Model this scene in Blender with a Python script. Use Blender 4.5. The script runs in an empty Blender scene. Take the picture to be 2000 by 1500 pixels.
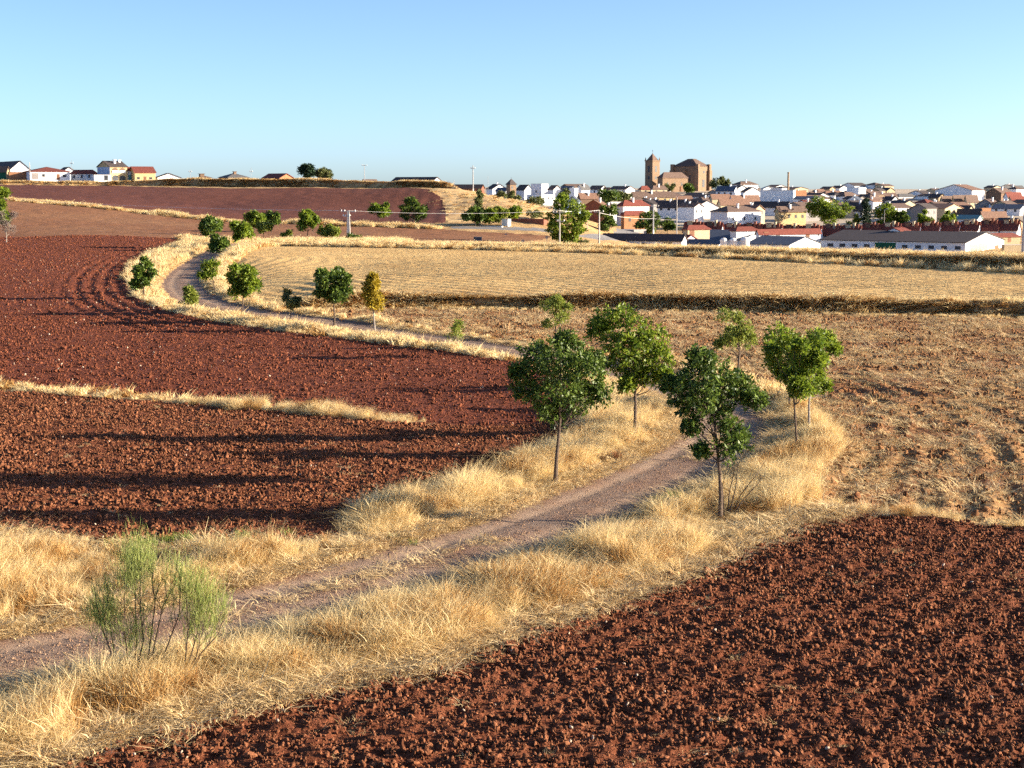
import bpy, math, random
import numpy as np
from mathutils import Vector

# ------------------------------------------------------------------ camera, sky, sun, exposure
SC = bpy.context.scene
COL = SC.collection
CAM_H = 10.5
FPX = 3000.0                       # focal length in pixels of a 2000 px wide frame
PITCH = math.atan2(380.0, FPX)     # eye level lies 380 px above the middle of the frame
cam_data = bpy.data.cameras.new('camera')
cam_data.sensor_width = 36.0
cam_data.lens = 36.0 * FPX / 2000.0
cam_data.clip_start = 0.5
cam_data.clip_end = 40000.0
cam = bpy.data.objects.new('camera', cam_data)
COL.objects.link(cam)
cam.location = (0, 0, CAM_H)
cam.rotation_euler = (math.pi / 2 - PITCH, 0, 0)
SC.camera = cam
SC.render.engine = 'CYCLES'

SUN_EL = math.radians(13.0)
SUN_AZ_BACK = math.radians(0.5)    # the sun stands to the right, a little behind the camera
sun_dir = Vector((math.cos(SUN_EL) * math.cos(SUN_AZ_BACK), -math.cos(SUN_EL) * math.sin(SUN_AZ_BACK), math.sin(SUN_EL)))
world = bpy.data.worlds.new('World')
SC.world = world
world.use_nodes = True
wn = world.node_tree
wn.nodes.clear()
sky = wn.nodes.new('ShaderNodeTexSky')
sky.sky_type = 'NISHITA'
sky.sun_disc = False
sky.sun_elevation = SUN_EL
sky.sun_rotation = math.atan2(sun_dir.x, sun_dir.y)
sky.altitude = 0
sky.air_density = 0.5
sky.dust_density = 0.7
sky.ozone_density = 2.3
bg = wn.nodes.new('ShaderNodeBackground')
bg.inputs['Strength'].default_value = 0.085
wo = wn.nodes.new('ShaderNodeOutputWorld')
wn.links.new(sky.outputs[0], bg.inputs[0])
wn.links.new(bg.outputs[0], wo.inputs[0])

sun_data = bpy.data.lights.new('sun', 'SUN')
sun_data.energy = 5.0
sun_data.angle = math.radians(0.53)
sun_data.color = (1.0, 0.86, 0.66)
sun = bpy.data.objects.new('sun', sun_data)
COL.objects.link(sun)
sun.location = (60, 0, 60)
sun.rotation_euler = sun_dir.to_track_quat('Z', 'Y').to_euler()

SC.view_settings.view_transform = 'Standard'
SC.view_settings.look = 'None'
SC.view_settings.gamma = 1.0
SC.view_settings.exposure = 1.75
SC.view_settings.use_curve_mapping = False
SC.cycles.max_bounces = 4
SC.cycles.diffuse_bounces = 2
SC.cycles.glossy_bounces = 2
SC.cycles.adaptive_threshold = 0.03
SC.cycles.use_denoising = False
SC.cycles.transparent_max_bounces = 4

# ------------------------------------------------------------------ helpers
CP, SP = math.cos(PITCH), math.sin(PITCH)
rng = np.random.default_rng(7)
random.seed(7)

def tag(o, label=None, cat=None, group=None, kind=None):
    if label: o['label'] = label
    if cat: o['category'] = cat
    if group: o['group'] = group
    if kind: o['kind'] = kind
    return o

def raydir(px, py):
    a = (px - 1000.0) / FPX
    b = (750.0 - py) / FPX
    return (a, CP + b * SP, -SP + b * CP)

def g(px, py, z=0.0):
    """the point of the level z that the photograph shows at a pixel"""
    d = raydir(px, py)
    t = (z - CAM_H) / d[2]
    return (d[0] * t, d[1] * t)

def at_y(px, py, Y):
    """the point on a pixel's ray Y metres ahead"""
    d = raydir(px, py)
    t = Y / d[1]
    return (d[0] * t, Y, CAM_H + d[2] * t)

def ppm(Y):
    return FPX / (Y * 1.0)

def _hash(ix, iy, seed):
    h = (ix.astype(np.int64) * 374761393 + iy.astype(np.int64) * 668265263 + seed * 974711) & 0x7fffffff
    h = ((h ^ (h >> 13)) * 1274126177) & 0x7fffffff
    return ((h ^ (h >> 16)) & 0xffff) / 65535.0

def vnoise(x, y, seed=0):
    x = np.asarray(x, dtype=float); y = np.asarray(y, dtype=float)
    ix = np.floor(x); iy = np.floor(y)
    fx = x - ix; fy = y - iy
    fx = fx * fx * (3 - 2 * fx); fy = fy * fy * (3 - 2 * fy)
    a = _hash(ix, iy, seed); b = _hash(ix + 1, iy, seed)
    c = _hash(ix, iy + 1, seed); d = _hash(ix + 1, iy + 1, seed)
    return (a * (1 - fx) + b * fx) * (1 - fy) + (c * (1 - fx) + d * fx) * fy

def fbm(x, y, oct=4, seed=0):
    s = 0; a = 0.5; t = 0
    for k in range(oct):
        s = s + a * vnoise(x * 2 ** k, y * 2 ** k, seed + k * 17); t += a; a *= 0.5
    return s / t

def sstep(a, b, v):
    t = np.clip((v - a) / (b - a), 0, 1)
    return t * t * (3 - 2 * t)

def in_poly(x, y, poly):
    x = np.asarray(x); y = np.asarray(y)
    res = np.zeros(x.shape, dtype=bool)
    n = len(poly)
    for i in range(n):
        x0, y0 = poly[i]; x1, y1 = poly[(i + 1) % n]
        if y0 == y1: continue
        c = ((y0 > y) != (y1 > y)) & (x < (x1 - x0) * (y - y0) / (y1 - y0) + x0)
        res ^= c
    return res

def line_dist(x, y, pts, signed=False):
    """distance to a polyline; signed: positive on the left of its direction"""
    x = np.asarray(x, dtype=float); y = np.asarray(y, dtype=float)
    best = np.full(x.shape, 1e9); sg = np.zeros(x.shape); along = np.zeros(x.shape)
    acc = 0.0
    for (x0, y0), (x1, y1) in zip(pts[:-1], pts[1:]):
        dx, dy = x1 - x0, y1 - y0
        L = math.hypot(dx, dy)
        t = np.clip(((x - x0) * dx + (y - y0) * dy) / (L * L), 0, 1)
        qx = x - (x0 + t * dx); qy = y - (y0 + t * dy)
        d = np.hypot(qx, qy)
        m = d < best
        best = np.where(m, d, best)
        sg = np.where(m, np.sign(dx * qy - dy * qx), sg)
        along = np.where(m, acc + t * L, along)
        acc += L
    return (best * sg if signed else best), along

def smooth_line(pts, n=8):
    """Catmull-Rom through points"""
    P = [np.array(p, dtype=float) for p in pts]
    P = [2 * P[0] - P[1]] + P + [2 * P[-1] - P[-2]]
    out = []
    for i in range(1, len(P) - 2):
        for k in range(n):
            t = k / n
            out.append(tuple(0.5 * ((2 * P[i]) + (-P[i - 1] + P[i + 1]) * t + (2 * P[i - 1] - 5 * P[i] + 4 * P[i + 1] - P[i + 2]) * t * t
                             + (-P[i - 1] + 3 * P[i] - 3 * P[i + 1] + P[i + 2]) * t ** 3)))
    out.append(tuple(P[-2]))
    return out

def mesh_np(name, verts, faces, smooth=False):
    """verts (n,3), faces (m,3) or (m,4) arrays -> mesh"""
    me = bpy.data.meshes.new(name)
    verts = np.asarray(verts, dtype=np.float32); faces = np.asarray(faces, dtype=np.int32)
    k = faces.shape[1]
    me.vertices.add(len(verts)); me.vertices.foreach_set('co', verts.ravel())
    me.loops.add(faces.size); me.loops.foreach_set('vertex_index', faces.ravel())
    me.polygons.add(len(faces))
    me.polygons.foreach_set('loop_start', np.arange(0, faces.size, k, dtype=np.int32))
    if smooth: me.polygons.foreach_set('use_smooth', np.ones(len(faces), dtype=bool))
    me.update(calc_edges=True)
    return me

def link(name, me, m=None, parent=None):
    o = bpy.data.objects.new(name, me)
    COL.objects.link(o)
    if m is not None and me is not None and not me.materials: me.materials.append(m)
    if parent is not None: o.parent = parent
    return o

def empty(name, loc=(0, 0, 0), rz=0.0):
    o = bpy.data.objects.new(name, None)
    COL.objects.link(o)
    o.location = loc; o.rotation_euler = (0, 0, rz); o.empty_display_size = 0.5
    return o

class MB:
    """collects simple shapes for one mesh"""
    def __init__(s): s.v = []; s.f = []
    def add(s, vs, fs):
        b = len(s.v); s.v += [tuple(p) for p in vs]; s.f += [tuple(i + b for i in f) for f in fs]; return s
    def hexa(s, p):  # 8 points: bottom 0-3 ccw, top 4-7
        return s.add(p, [(3, 2, 1, 0), (4, 5, 6, 7), (0, 1, 5, 4), (1, 2, 6, 5), (2, 3, 7, 6), (3, 0, 4, 7)])
    def box(s, x0, x1, y0, y1, z0, z1):
        return s.hexa([(x0, y0, z0), (x1, y0, z0), (x1, y1, z0), (x0, y1, z0), (x0, y0, z1), (x1, y0, z1), (x1, y1, z1), (x0, y1, z1)])
    def tube(s, pts, radii, n=6, cap=True):
        pts = [np.array(p, dtype=float) for p in pts]
        rings = []
        for i, p in enumerate(pts):
            d = pts[min(i + 1, len(pts) - 1)] - pts[max(i - 1, 0)]
            d = d / (np.linalg.norm(d) + 1e-9)
            a = np.cross(d, (0, 0, 1) if abs(d[2]) < 0.9 else (1, 0, 0)); a /= np.linalg.norm(a)
            b = np.cross(d, a)
            rings.append([p + radii[i] * (math.cos(2 * math.pi * k / n) * a + math.sin(2 * math.pi * k / n) * b) for k in range(n)])
        vs = [q for r in rings for q in r]; fs = []
        for i in range(len(pts) - 1):
            for k in range(n):
                fs.append((i * n + k, i * n + (k + 1) % n, (i + 1) * n + (k + 1) % n, (i + 1) * n + k))
        if cap:
            fs.append(tuple(range(n))[::-1]); fs.append(tuple((len(pts) - 1) * n + k for k in range(n)))
        return s.add(vs, fs)
    def lathe(s, prof, n=12, c=(0, 0)):
        vs = [(c[0] + r * math.cos(2 * math.pi * k / n), c[1] + r * math.sin(2 * math.pi * k / n), z) for r, z in prof for k in range(n)]
        fs = [(i * n + k, i * n + (k + 1) % n, (i + 1) * n + (k + 1) % n, (i + 1) * n + k) for i in range(len(prof) - 1) for k in range(n)]
        fs.append(tuple(range(n))[::-1]); fs.append(tuple((len(prof) - 1) * n + k for k in range(n)))
        return s.add(vs, fs)
    def mesh(s, name):
        me = bpy.data.meshes.new(name); me.from_pydata(s.v, [], s.f); me.update(); return me
    def build(s, name, m, parent=None):
        return link(name, s.mesh(name), m, parent)

# ------------------------------------------------------------------ materials
def new_mat(name):
    m = bpy.data.materials.new(name); m.use_nodes = True
    nt = m.node_tree; b = nt.nodes['Principled BSDF']
    return m, nt, b

def N(nt, t, **kw):
    n = nt.nodes.new(t)
    for k, v in kw.items():
        if k in n.inputs: n.inputs[k].default_value = v
        else: setattr(n, k, v)
    return n

def ramp(nt, fac, stops):
    r = nt.nodes.new('ShaderNodeValToRGB')
    while len(r.color_ramp.elements) < len(stops): r.color_ramp.elements.new(0.5)
    for e, (p, c) in zip(r.color_ramp.elements, stops):
        e.position = p; e.color = (*c, 1)
    nt.links.new(fac, r.inputs[0])
    return r

def mix(nt, fac, a, b):
    n = nt.nodes.new('ShaderNodeMix'); n.data_type = 'RGBA'
    for sock, v in ((n.inputs[0], fac), (n.inputs[6], a), (n.inputs[7], b)):
        if isinstance(v, (int, float)): sock.default_value = v
        elif isinstance(v, tuple): sock.default_value = (*v, 1)
        else: nt.links.new(v, sock)
    return n.outputs[2]

def noise_mat(name, stops, scale=3.0, detail=6.0, rough=0.95, bump=0.0, bump_scale=20.0, stops2=None, scale2=0.1, mixf=0.5, spec=0.2, bump_dist=0.05):
    """one colour field of noise (object space), a second, larger one mixed in, and a fine bump"""
    m, nt, b = new_mat(name)
    tc = nt.nodes.new('ShaderNodeTexCoord')
    n1 = N(nt, 'ShaderNodeTexNoise', Scale=scale, Detail=detail, Roughness=0.62)
    nt.links.new(tc.outputs['Object'], n1.inputs['Vector'])
    col = ramp(nt, n1.outputs['Fac'], stops).outputs[0]
    if stops2:
        n2 = N(nt, 'ShaderNodeTexNoise', Scale=scale2, Detail=4.0, Roughness=0.6)
        nt.links.new(tc.outputs['Object'], n2.inputs['Vector'])
        c2 = ramp(nt, n2.outputs['Fac'], stops2).outputs[0]
        col = mix(nt, mixf, col, c2)
    nt.links.new(col, b.inputs['Base Color'])
    b.inputs['Roughness'].default_value = rough
    b.inputs['Specular IOR Level'].default_value = spec
    if bump:
        n3 = N(nt, 'ShaderNodeTexNoise', Scale=bump_scale, Detail=5.0, Roughness=0.6)
        nt.links.new(tc.outputs['Object'], n3.inputs['Vector'])
        bp = N(nt, 'ShaderNodeBump', Strength=bump, Distance=bump_dist)
        nt.links.new(n3.outputs['Fac'], bp.inputs['Height'])
        nt.links.new(bp.outputs[0], b.inputs['Normal'])
    return m

def foliage_mat(name, dark, light, rough=0.45, trans=0.25, spec=0.35):
    """leaves: the tint attribute of each leaf runs from dark to light; some light passes through"""
    m, nt, b = new_mat(name)
    at = nt.nodes.new('ShaderNodeAttribute'); at.attribute_name = 'tint'
    col = mix(nt, at.outputs['Fac'], dark, light)
    nt.links.new(col, b.inputs['Base Color'])
    b.inputs['Roughness'].default_value = rough
    b.inputs['Specular IOR Level'].default_value = spec
    tr = nt.nodes.new('ShaderNodeBsdfTranslucent')
    nt.links.new(col, tr.inputs['Color'])
    mx = nt.nodes.new('ShaderNodeMixShader'); mx.inputs[0].default_value = trans
    nt.links.new(b.outputs[0], mx.inputs[1]); nt.links.new(tr.outputs[0], mx.inputs[2])
    nt.links.new(mx.outputs[0], nt.nodes['Material Output'].inputs['Surface'])
    return m

def instance_mat(name, a, b_, rough=0.95, trans=0.0, bump=0.0):
    """scattered pieces: colour from the piece's own tint and a random value of each copy"""
    m, nt, b = new_mat(name)
    oi = nt.nodes.new('ShaderNodeObjectInfo')
    at = nt.nodes.new('ShaderNodeAttribute'); at.attribute_name = 'tint'
    ad = N(nt, 'ShaderNodeMath', operation='ADD'); nt.links.new(oi.outputs['Random'], ad.inputs[0]); nt.links.new(at.outputs['Fac'], ad.inputs[1])
    mu = N(nt, 'ShaderNodeMath', operation='MULTIPLY'); nt.links.new(ad.outputs[0], mu.inputs[0]); mu.inputs[1].default_value = 0.5
    col = ramp(nt, mu.outputs[0], [(0.1, a), (0.9, b_)]).outputs[0]
    nt.links.new(col, b.inputs['Base Color'])
    b.inputs['Roughness'].default_value = rough; b.inputs['Specular IOR Level'].default_value = 0.15
    if bump:
        tc = nt.nodes.new('ShaderNodeTexCoord')
        n3 = N(nt, 'ShaderNodeTexNoise', Scale=9.0, Detail=4.0)
        nt.links.new(tc.outputs['Object'], n3.inputs['Vector'])
        bp = N(nt, 'ShaderNodeBump', Strength=bump, Distance=0.2)
        nt.links.new(n3.outputs['Fac'], bp.inputs['Height']); nt.links.new(bp.outputs[0], b.inputs['Normal'])
    if trans:
        tr = nt.nodes.new('ShaderNodeBsdfTranslucent'); nt.links.new(col, tr.inputs['Color'])
        mx = nt.nodes.new('ShaderNodeMixShader'); mx.inputs[0].default_value = trans
        nt.links.new(b.outputs[0], mx.inputs[1]); nt.links.new(tr.outputs[0], mx.inputs[2])
        nt.links.new(mx.outputs[0], nt.nodes['Material Output'].inputs['Surface'])
    return m

M = {}
M['soil_near'] = noise_mat('soil_near', [(0.3, (0.07, 0.020, 0.010)), (0.5, (0.16, 0.050, 0.023)), (0.72, (0.31, 0.118, 0.058))], 7.0, 8.0, 1.0, 1.0, 9.0,
                           [(0.35, (0.12, 0.036, 0.017)), (0.65, (0.20, 0.068, 0.032))], 0.12, 0.35, 0.1, 0.12)
M['soil_mid'] = noise_mat('soil_mid', [(0.3, (0.075, 0.020, 0.011)), (0.5, (0.15, 0.042, 0.021)), (0.72, (0.26, 0.088, 0.045))], 4.0, 8.0, 1.0, 1.0, 5.0,
                          [(0.35, (0.115, 0.033, 0.018)), (0.65, (0.185, 0.052, 0.026))], 0.07, 0.45, 0.1, 0.15)
M['soil_straw'] = noise_mat('soil_straw', [(0.32, (0.13, 0.046, 0.022)), (0.48, (0.26, 0.118, 0.052)), (0.62, (0.46, 0.275, 0.11))], 2.2, 9.0, 1.0, 1.0, 3.5,
                            [(0.40, (0.17, 0.064, 0.031)), (0.60, (0.46, 0.285, 0.115))], 0.09, 0.5, 0.1, 0.2)
M['stubble'] = noise_mat('stubble', [(0.3, (0.42, 0.22, 0.075)), (0.5, (0.66, 0.41, 0.145)), (0.7, (0.82, 0.57, 0.24))], 1.2, 9.0, 1.0, 0.9, 2.5,
                         [(0.35, (0.50, 0.30, 0.13)), (0.65, (0.72, 0.50, 0.23))], 0.06, 0.4, 0.1, 0.15)
M['soil_brown'] = noise_mat('soil_brown', [(0.3, (0.18, 0.078, 0.038)), (0.7, (0.30, 0.15, 0.075))], 0.8, 9.0, 1.0, 0.6, 1.5,
                            [(0.35, (0.19, 0.072, 0.036)), (0.65, (0.28, 0.145, 0.075))], 0.03, 0.55, 0.1, 0.2)
M['soil_hill'] = noise_mat('soil_hill', [(0.3, (0.095, 0.032, 0.024)), (0.7, (0.17, 0.062, 0.042))], 0.7, 9.0, 1.0, 0.6, 1.5,
                           [(0.35, (0.095, 0.036, 0.03)), (0.65, (0.17, 0.062, 0.038))], 0.02, 0.55, 0.1, 0.2)
M['gold'] = noise_mat('gold', [(0.3, (0.46, 0.27, 0.12)), (0.6, (0.72, 0.50, 0.24))], 0.5, 9.0, 1.0, 0.5, 1.0,
                      [(0.35, (0.46, 0.26, 0.12)), (0.65, (0.74, 0.52, 0.25))], 0.04, 0.5, 0.1, 0.2)
M['verge'] = noise_mat('verge', [(0.3, (0.30, 0.16, 0.07)), (0.5, (0.46, 0.29, 0.13)), (0.7, (0.62, 0.45, 0.22))], 5.0, 8.0, 1.0, 0.8, 12.0,
                       [(0.35, (0.34, 0.18, 0.085)), (0.65, (0.54, 0.37, 0.17))], 0.3, 0.4, 0.1, 0.06)
M['road'] = noise_mat('road', [(0.3, (0.13, 0.074, 0.05)), (0.5, (0.225, 0.14, 0.096)), (0.74, (0.40, 0.28, 0.20))], 14.0, 8.0, 0.95, 0.7, 26.0,
                      [(0.38, (0.25, 0.135, 0.085)), (0.62, (0.24, 0.175, 0.135))], 0.45, 0.5, 0.2, 0.05)
def road_ruts(m):
    nt = m.node_tree; b = nt.nodes['Principled BSDF']
    src = b.inputs['Base Color'].links[0].from_socket
    at = nt.nodes.new('ShaderNodeAttribute'); at.attribute_name = 'rut'
    tc = nt.nodes.new('ShaderNodeTexCoord')
    n = N(nt, 'ShaderNodeTexNoise', Scale=0.9, Detail=6.0); nt.links.new(tc.outputs['Object'], n.inputs['Vector'])
    mu = N(nt, 'ShaderNodeMath', operation='MULTIPLY'); nt.links.new(at.outputs['Fac'], mu.inputs[0]); nt.links.new(n.outputs['Fac'], mu.inputs[1])
    mu2 = N(nt, 'ShaderNodeMath', operation='MULTIPLY'); nt.links.new(mu.outputs[0], mu2.inputs[0]); mu2.inputs[1].default_value = 1.5
    nt.links.new(mix(nt, mu2.outputs[0], src, (0.35, 0.24, 0.165)), b.inputs['Base Color'])
road_ruts(M['road'])
M['asphalt'] = noise_mat('asphalt', [(0.3, (0.16, 0.15, 0.145)), (0.7, (0.26, 0.24, 0.23))], 1.0, 5.0, 0.9)
M['far_land'] = noise_mat('far_land', [(0.3, (0.36, 0.28, 0.2)), (0.7, (0.55, 0.44, 0.32))], 0.01, 8.0, 1.0)
M['bark'] = noise_mat('bark', [(0.3, (0.055, 0.038, 0.028)), (0.7, (0.16, 0.115, 0.085))], 14.0, 6.0, 0.95, 0.7, 30.0, bump_dist=0.02)
M['bark_pale'] = noise_mat('bark_pale', [(0.3, (0.16, 0.13, 0.11)), (0.7, (0.38, 0.33, 0.28))], 12.0, 6.0, 0.95, 0.5, 30.0, bump_dist=0.02)
M['leaf_dark'] = foliage_mat('leaf_dark', (0.022, 0.050, 0.009), (0.165, 0.235, 0.036), 0.48, 0.28, 0.3)
M['leaf_mid'] = foliage_mat('leaf_mid', (0.055, 0.105, 0.010), (0.27, 0.34, 0.032), 0.5, 0.42)
M['leaf_light'] = foliage_mat('leaf_light', (0.10, 0.145, 0.02), (0.32, 0.35, 0.06), 0.5, 0.38)
M['leaf_olive'] = foliage_mat('leaf_olive', (0.06, 0.08, 0.022), (0.18, 0.19, 0.06), 0.55, 0.22)
M['leaf_yellow'] = foliage_mat('leaf_yellow', (0.19, 0.14, 0.012), (0.52, 0.38, 0.035), 0.5, 0.35)
M['leaf_pine'] = foliage_mat('leaf_pine', (0.010, 0.026, 0.013), (0.032, 0.07, 0.028), 0.55, 0.1)
M['broom'] = foliage_mat('broom', (0.15, 0.20, 0.04), (0.40, 0.43, 0.13), 0.6, 0.25)
M['twig_grey'] = foliage_mat('twig_grey', (0.12, 0.09, 0.075), (0.26, 0.2, 0.17), 0.8, 0.1)
M['grass'] = instance_mat('grass', (0.58, 0.38, 0.15), (0.92, 0.77, 0.45), 0.85, 0.32)
M['grass_rust'] = instance_mat('grass_rust', (0.26, 0.12, 0.04), (0.58, 0.36, 0.13), 0.9, 0.2)
M['grass_green'] = instance_mat('grass_green', (0.09, 0.15, 0.025), (0.26, 0.30, 0.07), 0.8, 0.25)
M['clod'] = instance_mat('clod', (0.068, 0.022, 0.011), (0.41, 0.165, 0.08), 1.0, 0.0, 0.6)
M['clod_mid'] = instance_mat('clod_mid', (0.08, 0.023, 0.013), (0.30, 0.10, 0.05), 1.0, 0.0, 0.6)
M['clod_straw'] = instance_mat('clod_straw', (0.15, 0.055, 0.025), (0.40, 0.21, 0.09), 1.0, 0.0, 0.6)
M['straw'] = instance_mat('straw', (0.50, 0.32, 0.13), (0.80, 0.63, 0.36), 0.85, 0.15)
M['gravel'] = instance_mat('gravel', (0.17, 0.09, 0.055), (0.44, 0.29, 0.19), 0.95, 0.0, 0.3)
M['weed_rust'] = instance_mat('weed_rust', (0.09, 0.035, 0.018), (0.24, 0.10, 0.045), 0.9, 0.1)
M['stone_pale'] = instance_mat('stone_pale', (0.36, 0.24, 0.16), (0.60, 0.47, 0.36), 0.9, 0.0, 0.3)

# ------------------------------------------------------------------ layout of the ground (all in metres, worked out from the photograph)
road_px = [(-420, 1378), (-200, 1335), (0, 1287), (200, 1246), (450, 1190), (700, 1127), (900, 1068), (1050, 1020), (1200, 962), (1310, 912), (1388, 868),
           (1420, 828), (1392, 788), (1300, 750), (1180, 716), (1000, 683), (800, 653), (620, 627), (490, 609), (405, 592), (362, 568), (357, 543), (388, 514),
           (436, 495), (495, 484), (560, 477.5), (640, 474)]
ROAD = smooth_line([g(*p) for p in road_px], 8)
ROAD_W = 2.25

borderF = [(0, 1492), (100, 1470), (300, 1410), (420, 1375), (560, 1348), (730, 1310), (850, 1282), (1000, 1228), (1150, 1178), (1290, 1130), (1400, 1078),
           (1480, 1046), (1560, 1012), (1640, 1002)]
polyF = [g(*p) for p in borderF + [(1800, 1012), (2000, 1032), (2700, 1100), (3600, 2700), (-1500, 2700), (-1500, 1900), (-400, 1560)]]
borderG2 = [(1150, 822), (1120, 852), (1050, 892), (930, 942), (830, 978), (720, 1008), (680, 1032), (650, 1052), (600, 1057), (400, 1067), (230, 1057),
            (120, 1047), (0, 1032), (-700, 960)]
strip_px = [(-700, 700), (0, 757), (300, 780), (600, 805), (800, 823), (870, 828)]
STRIP = [g(*p) for p in strip_px]
polyG2 = [g(*p) for p in [(-700, 707), (0, 763), (300, 786), (600, 811), (800, 828), (850, 824), (1000, 826), (1165, 803)] + borderG2]
borderG3 = [(1190, 772), (1100, 738), (1010, 706), (900, 691), (700, 666), (500, 641), (400, 626), (320, 606), (268, 581), (247, 550), (257, 521), (300, 496), (362, 479)]
polyG3 = [g(*p) for p in [(-700, 695), (0, 752), (300, 775), (600, 800), (800, 819), (850, 829), (1000, 832), (1165, 809)] + borderG3 +
          [(330, 470), (250, 465), (150, 463.5), (0, 471), (-700, 505)]]
borderD = [(1575, 968), (1600, 932), (1640, 886), (1625, 850), (1590, 800), (1500, 752), (1400, 722), (1250, 702), (1050, 676), (960, 661), (850, 646), (730, 627), (640, 615)]
polyD = [g(*p) for p in [(590, 607), (760, 604), (1200, 608), (2000, 623), (2800, 642), (2800, 1105), (2000, 1023), (1800, 1003), (1665, 994)] + borderD]
polyE = [g(px, py, 0.5) for px, py in [(508, 488), (560, 486), (900, 492.5), (1200, 500), (1600, 520), (2000, 544), (2800, 590), (2800, 625), (2000, 603), (1200, 592), (760, 588),
                                       (600, 590), (520, 588), (470, 574), (443, 550), (450, 520), (478, 502)]]
BANK1 = [g(*p) for p in [(560, 606), (600, 602), (760, 599.5), (1200, 603), (2000, 618), (2800, 637)]]
BANK2 = [g(px, py, 0.5) for px, py in [(490, 487), (540, 484), (900, 489.5), (1200, 497), (1600, 516), (2000, 539), (2800, 584)]]

CREST = [((px - 1000) / FPX * Y, Y) for px, Y in ((-500, 528), (0, 530), (220, 534), (380, 530), (600, 514), (800, 497), (880, 488))]

def cp(px, py, Y):
    return at_y(px, py, Y)

ctrl = []
for X in (-120, -60, -20, 20, 60, 120):
    for Y in (10, 60, 110):
        ctrl.append((X, Y, 0.0))
for X, Y in ((-150, 170), (-80, 170), (-40, 170), (0, 170), (40, 160), (80, 150), (-90, 230), (-60, 220), (-20, 230), (20, 215), (60, 185), (-45, 270), (-15, 255)):
    ctrl.append((X, Y, 0.0))
ctrl += [cp(px, py, Y) for px, py, Y in [
    (-300, 478, 300), (0, 466, 300), (200, 461, 300), (350, 468, 300), (500, 474, 310), (700, 470, 310), (900, 470, 310),
    (-300, 375, 430), (0, 388, 425), (200, 405, 415), (420, 430, 400), (560, 436, 395), (700, 441, 390), (850, 446, 388), (1000, 452, 385), (1080, 458, 380),
    (-300, 354, 512), (0, 362, 514), (200, 365, 516), (360, 367, 514), (600, 367, 502), (800, 366, 488), (870, 368, 480),
    (0, 385, 455), (420, 405, 455), (700, 405, 455), (850, 410, 450),
    (930, 375, 480), (1000, 390, 462), (1060, 405, 448), (1090, 424, 425), (980, 425, 415), (1060, 435, 405),
    (1110, 479, 330), (1200, 486, 345), (1150, 465, 400)]]
ctrl += [((px - 1000) / FPX * Y, Y, z) for px, Y, z in [
    (-400, 590, 12.4), (-100, 560, 12.2), (0, 600, 12.2), (250, 570, 12.0), (500, 570, 11.7), (800, 570, 11.0), (300, 680, 12.0), (-300, 700, 12), (600, 680, 11.5),
    (950, 560, 4.0), (1050, 560, 2.0), (1150, 560, -2.2), (900, 640, 6.0), (1000, 700, 4.5),
    (1250, 310, -1.5), (1500, 300, -2.2), (1800, 290, -2.6), (2200, 280, -2.8), (1250, 430, -6.2), (1500, 430, -6.7), (1800, 430, -6.7), (2200, 430, -6.7), (1350, 370, -5), (1800, 360, -5.3)]]
for px in (1150, 1300, 1500, 1700, 1900, 2200):
    for Y in (500, 600, 700, 800, 900):
        ctrl.append(((px - 1000) / FPX * Y, Y, -6.7 + (Y - 430) * 0.0353))
for px in (700, 900, 1000):
    ctrl.append(((px - 1000) / FPX * 900, 900, 9.0))
for px in (-600, 0, 500, 1000, 1500, 2000, 2500):
    ctrl.append(((px - 1000) / FPX * 1150, 1150, 10.0))
ctrl = np.array(ctrl, dtype=float)
_n = len(ctrl)
_D = np.hypot(ctrl[:, None, 0] - ctrl[None, :, 0], ctrl[:, None, 1] - ctrl[None, :, 1])
_A = np.zeros((_n + 3, _n + 3))
_A[:_n, :_n] = -_D - 0.6 * np.eye(_n)          # a little smoothing
_A[:_n, _n] = 1; _A[:_n, _n + 1] = ctrl[:, 0]; _A[:_n, _n + 2] = ctrl[:, 1]
_A[_n:, :_n] = _A[:_n, _n:].T
_w = np.linalg.solve(_A, np.concatenate([ctrl[:, 2], np.zeros(3)]))

def rbf(x, y):
    out = np.zeros(x.shape)
    for i in range(_n):
        out -= _w[i] * np.sqrt((x - ctrl[i, 0]) ** 2 + (y - ctrl[i, 1]) ** 2 + 4.0)
    return out + _w[_n] + _w[_n + 1] * x + _w[_n + 2] * y

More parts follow.
